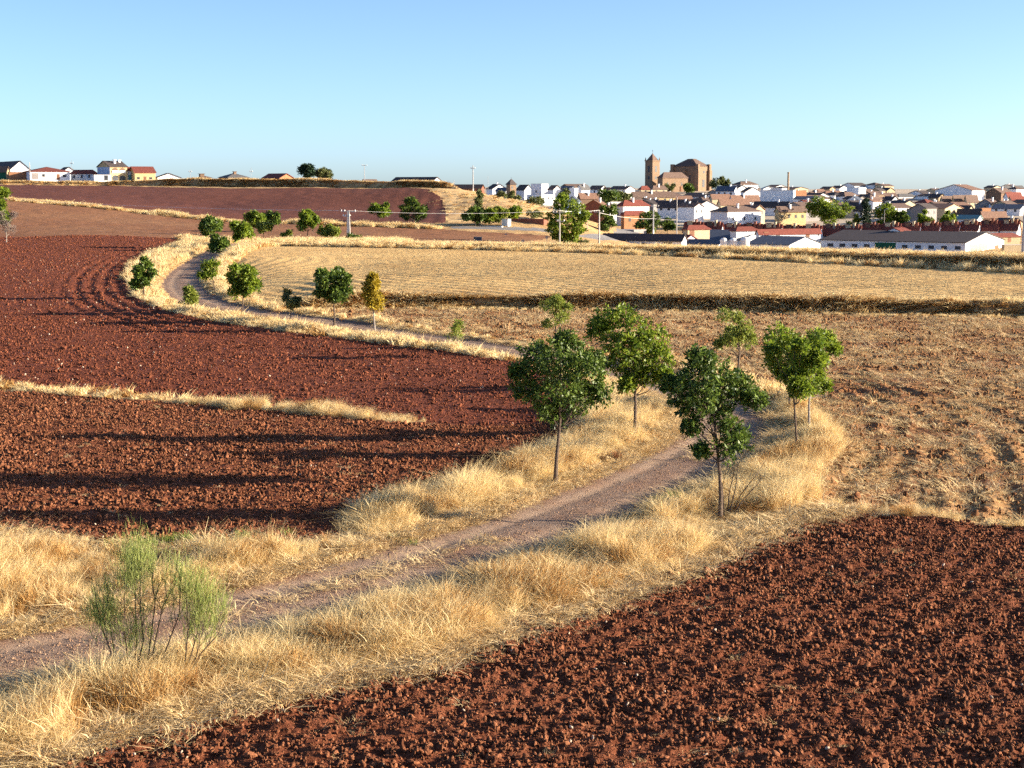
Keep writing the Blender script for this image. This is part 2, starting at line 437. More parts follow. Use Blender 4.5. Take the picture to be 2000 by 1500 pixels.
def terrain(x, y):
    """broad shape of the land: near plain, left hill, dip behind the stubble field, rise to the town"""
    x = np.atleast_1d(np.asarray(x, dtype=float)); y = np.atleast_1d(np.asarray(y, dtype=float))
    z = np.zeros(x.shape)
    m = (y > 115) & (y < 1300)
    if m.any():
        z[m] = rbf(x[m], y[m]) * sstep(115, 190, y[m])
        z[m] = z[m] * (1 - sstep(1100, 1300, y[m])) + 6.0 * sstep(1100, 1300, y[m])
    m = y >= 1300
    z[m] = 6.0 + (13.0 - 9.0 * sstep(0, 900, x[m])) * sstep(1800, 6500, y[m]) + 6.0 * (fbm(x[m] / 900, y[m] / 900, 3, 5) - 0.5) * sstep(1500, 3000, y[m])
    # a scrubby bank along the brow of the hill
    m = (y > 440) & (y < 900) & (x < 10)
    if m.any():
        d3, _ = line_dist(x[m], y[m], CREST, True)
        z[m] += (0.9 + 1.3 * sstep(-150, -112, x[m])) * sstep(0, 1.3, d3) * (1 - sstep(-22, -12, x[m])) * (1 - sstep(200, 330, d3))
    # terraces: the stubble field stands a step above the field below it, and a bank rises at its far edge
    m = (y > 100) & (y < 420)
    if m.any():
        xm, ym = x[m], y[m]
        d1, _ = line_dist(xm, ym, BANK1, True)
        d1 = d1 + (fbm(xm * 0.35, ym * 0.35, 3, 15) - 0.5) * 1.6
        d2, _ = line_dist(xm, ym, BANK2, True)
        d2 = d2 + (fbm(xm * 0.25, ym * 0.25, 3, 16) - 0.5) * 1.6
        right = sstep(0, 12, xm + 22 + 0.3 * (ym - 135))
        step1 = 0.95 * sstep(-0.25, 0.25, d1) * right
        amp = 0.15 + 1.15 * sstep(-30, 75, xm)
        rise = amp * sstep(0.0, 0.8, d2) * (1 - sstep(9, 26, d2)) * sstep(-52, -40, xm)
        step1 = step1 * (1 - sstep(6, 40, d2))
        z[m] += step1 + rise
    return z

def tz(x, y):
    return float(terrain(x, y)[0])

def hit(px, py, y0=20.0, y1=1400.0):
    """first point of the land on a pixel's ray"""
    ys = np.concatenate([np.arange(y0, 330, 0.5), np.arange(330, y1, 2.0)])
    d = raydir(px, py)
    t = ys / d[1]
    xs = d[0] * t; zs = CAM_H + d[2] * t
    h = terrain(xs, ys)
    k = np.argmax(zs <= h)
    if zs[k] > h[k]: k = len(ys) - 1
    return (float(xs[k]), float(ys[k]), float(h[k]))

# hill fields, placed on the land itself
polyB = [hit(*p)[:2] for p in [(-300, 470), (0, 464), (200, 460), (340, 466), (430, 470), (560, 472), (700, 470), (900, 470), (1050, 470), (1075, 463), (960, 455), (850, 449), (700, 444), (560, 439), (420, 433),
                               (200, 408), (0, 391), (-300, 378)]]
polyC = [hit(*p)[:2] for p in [(-300, 373), (0, 385), (200, 402), (420, 427), (560, 433), (700, 437), (800, 438), (868, 436), (868, 410), (860, 388), (835, 372), (790, 367), (600, 367), (360, 367), (200, 363), (0, 361), (-300, 354)]]
polyGold = [hit(*p)[:2] for p in [(872, 436), (872, 410), (864, 388), (838, 371), (845, 364), (880, 366), (930, 376), (1000, 391), (1060, 407), (1085, 420), (1075, 434), (1000, 432), (930, 436)]]
TOWN_ROAD = [hit(*p)[:2] for p in [(900, 446), (980, 447), (1040, 450), (1085, 455)]] + [(((1150 - 1000) / FPX) * 398, 398), ((1215 - 1000) / FPX * 430, 430), ((1235 - 1000) / FPX * 520, 520)]

# ------------------------------------------------------------------ the ground, one sheet cut into its fields
REG = ['verge', 'road', 'foreground_field', 'left_field', 'bend_field', 'straw_field', 'stubble_field', 'brown_field', 'hill_field', 'gold_slope', 'town_road', 'far_land']

def classify(x, y):
    r = np.zeros(x.shape, dtype=np.int8)
    wob = (fbm(x * 0.9, y * 0.9, 3, 3) - 0.5) * 0.9
    xw, yw = x + wob, y + (fbm(x * 0.8 + 50, y * 0.8, 3, 4) - 0.5) * 0.9
    for k, poly in ((2, polyF), (3, polyG2), (4, polyG3), (5, polyD), (6, polyE), (7, polyB), (8, polyC), (9, polyGold)):
        far = k >= 7
        m = in_poly(x if far else xw, y if far else yw, poly)
        if far: m &= y > 262
        r[m] = k
    d, _ = line_dist(x, y, ROAD)
    r[d < ROAD_W + wob * 0.35] = 1
    m = y > 330
    dt = np.full(x.shape, 99.0)
    if m.any():
        dt[m], _ = line_dist(x[m], y[m], TOWN_ROAD)
    r[dt < 3.2] = 10
    r[(y > 560) & (r == 0)] = 11
    return r

furF = smooth_line([g(*p) for p in borderF], 4)
furG3 = smooth_line([g(*p) for p in borderG3], 4)
furD = smooth_line([g(*p) for p in borderD], 4)

def relief(x, y, r):
    """clods, furrows, ruts and tussocks"""
    z = np.zeros(x.shape)
    m = (r == 2) | (r == 3)
    if m.any():
        xx, yy = x[m], y[m]
        rough = np.where(r[m] == 2, 1.0, 0.8)
        n = np.abs(fbm(xx * 3.2, yy * 3.2, 3, 11) - 0.5) * 2
        d, _ = line_dist(xx, yy, furF)
        z[m] = rough * (0.17 * (fbm(xx * 4.5, yy * 4.5, 3, 12) - 0.5) + 0.10 * n) + 0.022 * np.sin(d * 2 * math.pi / 0.95 + 3 * fbm(xx * .7, yy * .7, 2, 9)) + 0.10 * (fbm(xx * 0.5, yy * 0.5, 2, 14) - 0.5)
    m = r == 4
    if m.any():
        xx, yy = x[m], y[m]
        d, _ = line_dist(xx, yy, furG3)
        near = 1 - sstep(5, 9.5, d)
        dirv = np.sin((xx * 0.12 + yy * 0.99) * 2 * math.pi / 1.3)
        z[m] = 0.12 * (fbm(xx * 2.2, yy * 2.2, 3, 21) - 0.5) + near * sstep(100, 125, yy) * 0.075 * np.sin(d * 2 * math.pi / 1.5 + 1.2 * fbm(xx * .3, yy * .3, 2, 2)) + (1 - near) * 0.012 * dirv + 0.12 * (fbm(xx * 0.25, yy * 0.25, 2, 24) - 0.5)
    m = r == 5
    if m.any():
        xx, yy = x[m], y[m]
        d, _ = line_dist(xx, yy, furD)
        wav = 2.5 * fbm(xx * 0.1, yy * 0.1, 3, 31)
        near = 1 - sstep(6, 16, d)
        z[m] = 0.18 * (fbm(xx * 1.3, yy * 1.3, 4, 33) - 0.5) + 0.075 * np.sin(d * 2 * math.pi / 1.3 + wav * 3) * (0.3 + 0.7 * near) * sstep(0.40, 0.62, fbm(xx * .3, yy * .3, 3, 8)) + 0.14 * (fbm(xx * 0.22, yy * 0.22, 2, 34) - 0.5)
    m = r == 6
    if m.any():
        xx, yy = x[m], y[m]
        d, _ = line_dist(xx, yy, BANK2)
        wob = 1.2 * (fbm(xx * 0.06, yy * 0.06, 2, 41) - 0.5)
        left = 1 - sstep(-32, -14, xx)
        dv = np.hypot(xx + 75, yy - 205)
        rows = np.sin((d + wob * 3) * 2 * math.pi / 2.2) * (1 - left) + left * 0.45 * np.sin(dv * 2 * math.pi / 2.4 + wob * 9)
        z[m] = 0.065 * rows * (0.5 + fbm(xx * 0.15, yy * 0.15, 2, 40)) + 0.10 * (fbm(xx * 0.9, yy * 0.9, 3, 42) - 0.5)
    m = (r == 0) & (y < 330)
    if m.any():
        z[m] = 0.22 * (fbm(x[m] * 0.9, y[m] * 0.9, 3, 51) - 0.5)
    m = r == 1
    if m.any():
        xx, yy = x[m], y[m]
        d, _ = line_dist(xx, yy, ROAD)
        z[m] = -0.10 - 0.055 * np.exp(-((d - 0.95) / 0.34) ** 2) + 0.03 * (fbm(xx * 2.5, yy * 2.5, 3, 61) - 0.5) + 0.05 * (fbm(xx * 0.5, yy * 0.5, 2, 62) - 0.5)
    m = (r == 7) | (r == 8)
    if m.any():
        xx, yy = x[m], y[m]
        z[m] = 0.30 * (fbm(xx * 0.35, yy * 0.35, 3, 71) - 0.5) + 0.05 * np.sin(xx * 2 * math.pi / 4.0) * (r[m] == 8) * sstep(-45, -22, xx)
    m = r == 9
    if m.any():
        z[m] = 0.9 * (fbm(x[m] * 0.13, y[m] * 0.13, 4, 81) - 0.5)
    m = (r == 0) & (y >= 330)
    if m.any():
        z[m] = 0.5 * (fbm(x[m] * 0.25, y[m] * 0.25, 3, 91) - 0.5)
    return z

ys = [14.0]
while ys[-1] < 9500:
    Y = ys[-1]
    if Y < 200: dY = min(max(0.13, 1.05e-4 * Y * Y), 0.30)
    elif Y < 330: dY = 0.45
    elif Y < 560: dY = 1.1
    elif Y < 1300: dY = 8.0
    else: dY = Y * 0.05
    ys.append(Y + dY)
ys = np.array(ys)
us = list(np.arange(-0.40, 0.4001, 0.0017))
e = []; u = 0.40; s = 0.006
while u < 1.5:
    u += s; s *= 1.25; e.append(u)
us = np.array([-q for q in e[::-1]] + us + e)
GX = us[None, :] * ys[:, None] * np.ones_like(us)[None, :]
GY = ys[:, None] * np.ones_like(us)[None, :]
# a little jitter hides the grid
jit = (_hash(np.arange(GX.size), np.arange(GX.size) // 7, 3).reshape(GX.shape) - 0.5)
GX = GX + jit * 0.0008 * GY
fx, fy = GX.ravel(), GY.ravel()
RG = classify(fx, fy)
GZ = terrain(fx, fy) + relief(fx, fy, RG)
nr, nc = GX.shape
idx = np.arange(nr * nc).reshape(nr, nc)
quads = np.stack([idx[:-1, :-1], idx[:-1, 1:], idx[1:, 1:], idx[1:, :-1]], axis=-1).reshape(-1, 4)
qr = RG[quads[:, 0]]
V = np.stack([fx, fy, GZ], axis=1)
field_info = {
    0: ('verge', 'verge'), 1: ('dirt_road', 'road'), 2: ('ploughed_field', 'soil_near'), 3: ('ploughed_field', 'soil_near'), 4: ('ploughed_field', 'soil_mid'),
    5: ('straw_strewn_field', 'soil_straw'), 6: ('stubble_field', 'stubble'), 7: ('brown_field', 'soil_brown'), 8: ('hill_field', 'soil_hill'), 9: ('grassy_hill', 'gold'), 10: ('town_road', 'asphalt'), 11: ('terrain', 'far_land')}
field_label = {0: 'dry straw-coloured verge ground along the track and between fields', 1: 'pinkish gravel track winding through the fields', 2: 'coarse red ploughed field in the foreground',
               3: 'red ploughed field with coarse clods beside the track', 4: 'large red ploughed field inside the bend of the track', 5: 'brown field strewn with straw behind the trees',
               6: 'pale harvested stubble field between two grassy banks', 7: 'light brown field below the hill', 8: 'dark red field on the hillside', 9: 'golden dry slope at the end of the hill',
               10: 'grey road leading to the town', 11: 'distant plain and town ground'}
for k, (nm, mt) in field_info.items():
    f = quads[qr == k]
    if len(f) == 0: continue
    used, inv = np.unique(f, return_inverse=True)
    me = mesh_np(nm, V[used], inv.reshape(-1, 4), smooth=k not in (2, 3))
    if k == 1:      # the wheel tracks are worn smoother and paler than the middle
        dr, _ = line_dist(V[used][:, 0], V[used][:, 1], ROAD, True)
        at_ = me.attributes.new('rut', 'FLOAT', 'POINT')
        wv = 0.25 * (fbm(V[used][:, 0] * .3, V[used][:, 1] * .3, 2, 5) - 0.5)
        at_.data.foreach_set('value', np.exp(-((np.abs(dr + wv) - 0.95) / 0.42) ** 2).astype(np.float32))
    tag(link(nm, me, M[mt]), field_label[k], None, None, 'structure')
# the land beyond the sides and behind the camera
gm = MB().lathe([(12000, -14.0), (11990, -13.0), (1.0, -13.0)], 48, (0, 0))
tag(gm.build('ground', M['far_land']), 'plain around the fields out to the horizon', None, None, 'structure')

# ------------------------------------------------------------------ trees
def in_ell(rg, n):
    v = rg.normal(size=(n, 3)); v /= np.linalg.norm(v, axis=1)[:, None]
    return v

def leaves(name, c, d, L, W, tint, rg, fold=0.25):
    """one bent diamond per leaf; c base points, d directions"""
    n = len(c)
    d = d / (np.linalg.norm(d, axis=1)[:, None] + 1e-9)
    r = rg.normal(size=(n, 3))
    s = np.cross(d, r); s /= (np.linalg.norm(s, axis=1)[:, None] + 1e-9)
    up = np.cross(s, d)
    L = np.broadcast_to(L, n)[:, None]; W = np.broadcast_to(W, n)[:, None]
    p0 = c; p1 = c + d * L * 0.45 + s * W * 0.5 + up * W * fold; p2 = c + d * L; p3 = c + d * L * 0.45 - s * W * 0.5 + up * W * fold
    v = np.stack([p0, p1, p2, p3], axis=1).reshape(-1, 3)
    me = mesh_np(name, v, np.arange(4 * n).reshape(-1, 4))
    a = me.attributes.new('tint', 'FLOAT', 'POINT')
    a.data.foreach_set('value', np.repeat(tint, 4).astype(np.float32))
    return me

def make_tree(name, loc, H, cw, hb, leaf, label, cat='tree', group=None, seed=1, nl=12, nclu=55, k=8, L=0.17, W=0.085, lobes=None, trunk_r=None, lean=(0, 0), bark='bark', shape='round', open_=0.0, trunks=None):
    """trunk with limbs and a crown of single leaves set in uneven lobes.
    H height, cw crown width, hb height of the crown's underside"""
    rg = np.random.default_rng(seed)
    root = empty(name, loc)
    tag(root, label, cat, group)
    r0 = trunk_r or H * 0.017
    a = cw / 2; ch = (H - hb); zc = hb + ch * 0.5
    # lobes
    custom = lobes is not None
    if lobes is None:
        lobes = []
        for i in range(nl):
            if shape == 'round':
                v = in_ell(rg, 1)[0]; q = rg.uniform(0.3, 0.95)
                p = (v[0] * a * q, v[1] * a * q, zc + v[2] * ch * 0.5 * q)
                rr = rg.uniform(0.18, 0.46) * a * (1.15 - 0.4 * q)
            elif shape == 'column':
                t = (i + 0.5) / nl
                p = (rg.normal() * a * 0.25, rg.normal() * a * 0.25, hb + ch * t * 0.96)
                rr = a * (0.75 - 0.45 * t ** 1.5)
            elif shape == 'umbrella':
                v = in_ell(rg, 1)[0]; q = rg.uniform(0.3, 0.8)
                p = (v[0] * a * q, v[1] * a * q, zc + abs(v[2]) * ch * 0.35 * q)
                rr = rg.uniform(0.28, 0.42) * a
            lobes.append((*p, rr))
    else:
        lobes = [(x * a, y * a, hb + z * ch, r * a) for x, y, z, r in lobes]
    # fit the lobes to the crown's measured box
    lob = np.array(lobes)
    def fit(c, r, lo, hi):
        a0, a1 = (c - r).min(), (c + r).max(); k_ = (hi - lo) / (a1 - a0)
        return lo + (c - a0) * k_
    ex = 1.12
    lob[:, 3] *= 0.86 if custom else 0.97
    lob[:, 0] = fit(lob[:, 0], lob[:, 3] * ex, -a, a) + lean[0]
    lob[:, 1] = fit(lob[:, 1], lob[:, 3] * ex, -a, a)
    lob[:, 2] = fit(lob[:, 2], lob[:, 3] * 0.95, min(hb, H - 0.3), H)
    lobes = [tuple(q) for q in lob]
    # trunk
    mb = MB()
    top = np.array([lean[0], lean[1], hb + ch * 0.72])
    path = []; rad = []
    for i in range(7):
        t = i / 6
        w = 0.012 * H * math.sin(t * 5 + seed)
        path.append((top[0] * t ** 1.3 + w, top[1] * t + 0.6 * w * math.cos(seed), top[2] * t - (0.12 if i == 0 else 0)))
        rad.append(r0 * (1.35 if i == 0 else 1.0) * (1 - 0.72 * t))
    mb.tube(path, rad, 8)
    def on_trunk(z):
        t = max(0.0, min(1.0, z / top[2])); f = t * 6; i = min(5, int(f)); f -= i
        return np.array(path[i]) * (1 - f) + np.array(path[i + 1]) * f, rad[i] * (1 - f) + rad[i + 1] * f
    for x, y, z, r in lobes:
        z0 = min(max(hb * 0.88, z - 0.55 * math.hypot(x, y) - 0.25 * ch), top[2] * 0.97)
        p0, rr = on_trunk(z0)
        p2 = np.array((x, y, z)); mid = p0 * 0.5 + p2 * 0.5 + np.array((0, 0, -0.06 * ch)) + rg.normal(size=3) * 0.04 * a
        mb.tube([p0, mid, p2], [rr * 0.55, rr * 0.36, rr * 0.14], 5)
        for _ in range(4):
            q = p2 + in_ell(rg, 1)[0] * r * 0.75
            s = mid * 0.3 + p2 * 0.7
            mb.tube([s, (s + q) / 2 + rg.normal(size=3) * r * 0.08, q], [rr * 0.16, rr * 0.11, rr * 0.05], 4)
    mb.build('trunk', M[bark], root)
    # leaf clusters
    C, Dn, T = [], [], []
    for x, y, z, r in lobes:
        v = in_ell(rg, nclu)
        q = rg.uniform(0.2, 1.0, nclu) ** 0.5 * (1 + 0.16 * rg.normal(size=nclu)) + 0.3 * (rg.uniform(size=nclu) < 0.14) * rg.uniform(size=nclu)
        pc = np.array((x, y, z)) + v * (r * q)[:, None] * np.array((1, 1, 0.85))
        keep = rg.uniform(size=nclu) > open_
        pc, v2 = pc[keep], v[keep]
        shade = rg.uniform(0.0, 0.95, len(pc))
        for j in range(k):
            dd = in_ell(rg, len(pc)) + 0.7 * v2 + np.array((0, 0, -0.18))
            C.append(pc + rg.normal(size=pc.shape) * L * 0.35); Dn.append(dd); T.append(np.clip(shade + rg.normal(size=len(pc)) * 0.18, 0, 1))
    # loose sprays that break the outline
    for x, y, z, r in lobes:
        for _ in range(6):
            v = in_ell(rg, 1)[0]; v[2] = abs(v[2]) * 0.9 - 0.15
            p0 = np.array((x, y, z)) + v * r * 0.7; ln = r * rg.uniform(0.4, 0.95)
            t = np.linspace(0.1, 1, 9)[:, None]
            C.append(p0 + v * ln * t + np.array((0, 0, -0.12)) * ln * t * t + rg.normal(size=(9, 3)) * L * 0.12)
            Dn.append(v * 0.8 + in_ell(rg, 9)); T.append(np.clip(rg.uniform(0.2, 0.9) + rg.normal(size=9) * 0.12, 0, 1))
    C = np.concatenate(C); Dn = np.concatenate(Dn); T = np.concatenate(T)
    ok = C[:, 2] > 0.03
    C, Dn, T = C[ok], Dn[ok], T[ok]
    n = len(C)
    me = leaves('crown', C, Dn, L * rg.uniform(0.5, 1.35, n), W * rg.uniform(0.6, 1.3, n), T, rg)
    link('crown', me, M[leaf], root)
    return root

def tree_px(name, px, pyb, pyt, x0, x1, pyc, leaf, label, Y=None, **kw):
    """a tree by its place in the photograph: base pixel, top, crown sides and underside"""
    if Y is None:
        X, Yh, Z = hit(px, pyb)
    else:
        X, Yh, _ = at_y(px, pyb, Y); Z = tz(X, Yh)
        pyb = 750 - FPX * math.tan(math.atan2(Z - CAM_H, Yh) + PITCH)
    s = FPX / (Yh * CP + (CAM_H - Z) * SP)
    H = (pyb - pyt) / s; cw = (x1 - x0) / s; hb = max(0.05, (pyb - pyc) / s)
    lean = (((x0 + x1) / 2 - px) / s, 0)
    return make_tree(name, (X, Yh, Z - 0.02), H, cw, hb, leaf, label, lean=lean, **dict(kw)), s

NEAR = dict(nl=15, nclu=80, k=8, L=0.17, W=0.085)
def T(name, *a, **kw):
    return tree_px(name, *a, **kw)[0]

G1 = 'young trees lining the gravel track'
T('roadside_tree', 1088, 944, 648, 994, 1194, 822, 'leaf_dark', 'dark green round-crowned tree, nearest one on the ploughed-field side of the track', group=G1, seed=11, nclu=80, k=9, L=0.155, W=0.075, trunk_r=0.075, open_=0.1,
  lobes=[(-.55, 0, .55, .42), (-.75, .1, .3, .3), (-.2, -.3, .82, .4), (.25, .2, .8, .38), (.6, 0, .5, .4), (.8, -.1, .25, .3), (.1, .4, .5, .5), (0, -.5, .4, .5), (-.35, -.2, .15, .36), (.35, .2, .12, .36), (-.1, .1, .0, .3), (.45, -.45, .65, .35), (-.5, .45, .75, .34), (.68, .2, .68, .26), (-.92, 0, .55, .17), (.1, 0, .98, .22)])
T('roadside_tree', 1240, 862, 600, 1150, 1312, 762, 'leaf_mid', 'yellow-green tree with a darker lobe up on one side, beyond the dark round tree', group=G1, seed=12, L=0.19, W=0.10, trunk_r=0.08,
  lobes=[(-.65, .3, .84, .36), (-.85, .2, .72, .25), (-.25, .2, .9, .36), (.15, 0, .72, .42), (.55, 0, .6, .38), (.7, -.1, .35, .34), (-.1, -.3, .5, .45), (.25, .3, .35, .42), (-.35, .1, .25, .34), (.5, .1, .1, .3), (.8, 0, .12, .2), (-.45, -.1, .55, .36), (.05, 0, .12, .3), (-.15, -.1, -.02, .2)], nclu=70, k=7, open_=0.1)
T('roadside_tree', 1405, 1018, 688, 1288, 1488, 890, 'leaf_dark', 'dark spreading tree closest to the camera, with bare shoots at its foot', group=G1, seed=13, nclu=64, k=9, L=0.155, W=0.075, trunk_r=0.07, open_=0.12,
  lobes=[(-.75, 0, .52, .34), (-.95, .1, .58, .2), (-.3, .2, .68, .4), (.1, -.2, .72, .44), (.5, .1, .6, .4), (.8, 0, .48, .34), (1.0, 0, .35, .22), (-.25, -.3, .4, .42), (.3, .2, .35, .42), (-.55, .1, .25, .3), (0, .4, .25, .34), (-.35, .0, 1.0, .2), (-.15, .1, .92, .24), (.45, -.1, -.35, .32), (.6, .1, -.2, .26), (-.4, 0, -.05, .22), (-.25, -.1, -.4, .16), (.3, .1, .05, .3)])
T('roadside_tree', 1553, 896, 637, 1482, 1612, 780, 'leaf_mid', 'bright green tree with a curved thin trunk on the straw verge', group=G1, seed=14, nl=15, nclu=62, k=7, L=0.18, W=0.085, trunk_r=0.055, open_=0.1)
T('roadside_tree', 1579, 852, 640, 1540, 1634, 770, 'leaf_mid', 'bright green tree with a pale straight trunk, behind the curved-trunk tree', group=G1, seed=15, nl=12, nclu=55, k=7, L=0.18, W=0.085, trunk_r=0.06, open_=0.15, bark='bark_pale')
T('roadside_tree', 1543, 806, 652, 1500, 1590, 760, 'leaf_mid', 'tree almost hidden behind the crowns of the two bright green trees', group=G1, seed=16, nl=9, nclu=55, k=7, L=0.19, W=0.095)
T('roadside_tree', 1442, 762, 600, 1394, 1486, 686, 'leaf_light', 'thin pale green tree rising behind the dark spreading tree', group=G1, seed=17, nl=11, nclu=50, k=7, L=0.18, W=0.07, open_=0.25)
T('roadside_tree', 1083, 700, 575, 1052, 1118, 640, 'leaf_light', 'sparse yellow-green tree showing above the dark round tree', group=G1, seed=18, nl=9, nclu=40, k=7, L=0.2, W=0.07, open_=0.3)
FAR = dict(nl=16, nclu=36, k=7, L=0.3, W=0.17)
T('roadside_tree', 281, 584, 504, 259, 308, 562, 'leaf_dark', 'dark tree standing alone on the outside of the bend beside the red field', group=G1, seed=21, **FAR)
T('roadside_tree', 421, 573, 507, 390, 433, 548, 'leaf_mid', 'small light green tree on the inside of the bend', group=G1, seed=22, nl=8, nclu=32, k=6, L=0.28, W=0.14, open_=.2)
T('roadside_bush', 370, 608, 559, 355, 388, 604, 'leaf_light', 'light green bush on the near edge of the bend', cat='bush', seed=23, nl=8, nclu=36, k=6, L=0.25, W=0.11, shape='column')
T('roadside_tree', 474, 614, 517, 442, 511, 578, 'leaf_mid', 'full round tree just after the bend, next to the stubble field', group=G1, seed=24, **FAR)
T('roadside_tree', 566, 633, 566, 551, 591, 602, 'leaf_olive', 'small olive sapling between the two round trees', group=G1, seed=25, nl=7, nclu=30, k=6, L=0.25, W=0.12, open_=.2)
T('roadside_tree', 652, 633, 525, 614, 690, 588, 'leaf_dark', 'dark green round tree between the olive sapling and the yellow tree', group=G1, seed=26, **FAR)
T('yellow_tree', 731, 649, 534, 709, 749, 606, 'leaf_yellow', 'slim tree in yellow autumn leaf', group=G1, seed=27, nl=12, nclu=42, k=7, L=0.25, W=0.12, shape='column', bark='bark_pale', open_=.12)
T('sapling', 886, 682, 627, 868, 908, 668, 'leaf_light', 'tiny pale sapling in the dry grass strip', group=G1, seed=28, nl=7, nclu=16, k=5, L=0.22, W=0.06, open_=.3, shape='column')
FF = dict(nl=14, nclu=30, k=6, L=0.55, W=0.34)
T('field_tree', 412, 478, 424, 391, 433, 459, 'leaf_dark', 'dark round tree above the far end of the track', seed=31, **FF)
T('field_bush', 428, 493, 462, 413, 446, 490, 'leaf_dark', 'low dark bush at the track under the round tree', cat='bush', seed=32, **FF)
T('field_tree', 472, 480, 436, 453, 493, 468, 'leaf_mid', 'ragged green tree beside the far track', seed=33, open_=.15, **FF)
T('field_tree', 497, 462, 412, 479, 515, 442, 'leaf_mid', 'tall loose green tree behind the ragged one', seed=34, open_=.15, **FF)
T('field_tree', 515, 471, 436, 502, 531, 450, 'leaf_light', 'small flat-topped tree with a bare trunk', seed=35, **FF)
T('field_tree', 531, 455, 414, 514, 547, 438, 'leaf_dark', 'small dark round tree against the hill field', seed=36, **FF)
T('field_tree', 600, 470, 411, 582, 624, 449, 'leaf_mid', 'round green tree on a clear trunk left of the concrete pole', seed=37, **FF)
T('field_bush', 640, 470, 442, 619, 663, 467, 'leaf_light', 'wide yellow-green bush beside the concrete pole', cat='bush', seed=38, **FF)
T('field_bush', 559, 470, 450, 547, 571, 468, 'leaf_light', 'small bright bush alone in the brown field', cat='bush', seed=39, nl=6, nclu=24, k=6, L=.5, W=.3)
T('field_bush', 692, 474, 459, 678, 707, 472, 'leaf_dark', 'low dark bush at the foot of the concrete pole', cat='bush', seed=40, nl=7, nclu=24, k=6, L=.5, W=.3)
T('field_tree', 741, 433, 397, 721, 761, 424, 'leaf_mid', 'low green tree at the foot of the hill field', seed=41, **FF)
T('field_tree', 806, 439, 384, 779, 835, 431, 'leaf_dark', 'big dark dense tree at the foot of the hill field', seed=42, nl=13, nclu=40, k=6, L=0.55, W=0.34)
T('edge_tree', -4, 462, 336, -44, 27, 440, 'leaf_mid', 'tall green tree cut by the edge of the picture', Y=292, seed=43, nl=13, nclu=60, k=6, L=0.5, W=0.28)
T('bare_shrub', 12, 463, 412, -12, 34, 458, 'twig_grey', 'leafless grey shrub at the edge of the brown field', cat='shrub', Y=286, seed=44, nl=8, nclu=40, k=6, L=0.5, W=0.05, shape='round', bark='bark_pale')

# ------------------------------------------------------------------ town
def plaster(name, c, v=0.10):
    a = tuple(q * (1 - v) for q in c); b = tuple(min(0.9, q * (1 + v)) for q in c)
    return noise_mat(name, [(0.3, a), (0.7, b)], 0.9, 7.0, 0.9, 0.0)
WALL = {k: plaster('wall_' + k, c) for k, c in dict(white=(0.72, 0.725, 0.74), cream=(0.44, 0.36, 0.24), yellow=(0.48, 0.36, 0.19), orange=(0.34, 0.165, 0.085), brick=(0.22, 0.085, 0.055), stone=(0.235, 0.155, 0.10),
        grey=(0.24, 0.22, 0.21), brown=(0.17, 0.11, 0.075), blue=(0.34, 0.42, 0.55), tan=(0.34, 0.26, 0.16)).items()}  # blue puts the bluish shade of walls turned from the sun into the paint
ROOF = {k: noise_mat('roof_' + k, [(0.3, tuple(q * 0.72 for q in c)), (0.7, tuple(q * 1.22 for q in c))], 1.6, 8.0, 0.85) for k, c in dict(red=(0.19, 0.055, 0.040), terracotta=(0.20, 0.115, 0.082), brown=(0.145, 0.095, 0.075),
        dark=(0.075, 0.06, 0.058), grey=(0.12, 0.115, 0.115), slate=(0.085, 0.10, 0.135), pale=(0.42, 0.40, 0.38), teal=(0.16, 0.27, 0.27)).items()}
M['pane'] = noise_mat('pane', [(0.3, (0.025, 0.028, 0.035)), (0.7, (0.06, 0.065, 0.075))], 1.0, 2.0, 0.5, spec=0.25)
M['wood'] = plaster('wood', (0.22, 0.11, 0.065)); M['green_door'] = plaster('green_door', (0.02, 0.10, 0.055)); M['teal_door'] = plaster('teal_door', (0.12, 0.34, 0.36))
M['shutter'] = plaster('shutter', (0.28, 0.25, 0.24)); M['concrete'] = plaster('concrete', (0.50, 0.46, 0.42)); M['white_paint'] = plaster('white_paint', (0.78, 0.76, 0.72), 0.05)
M['steel'] = plaster('steel', (0.35, 0.35, 0.36)); M['sign_dark'] = plaster('sign_dark', (0.035, 0.045, 0.075)); M['sign_red'] = plaster('sign_red', (0.45, 0.04, 0.03)); M['stone_dark'] = plaster('stone_dark', (0.34, 0.24, 0.16), 0.2)
M['wall_red'] = plaster('wall_red', (0.36, 0.13, 0.10), 0.2)
DOORS = dict(door='wood', green='green_door', teal='teal_door', shutter='shutter', dark='pane')

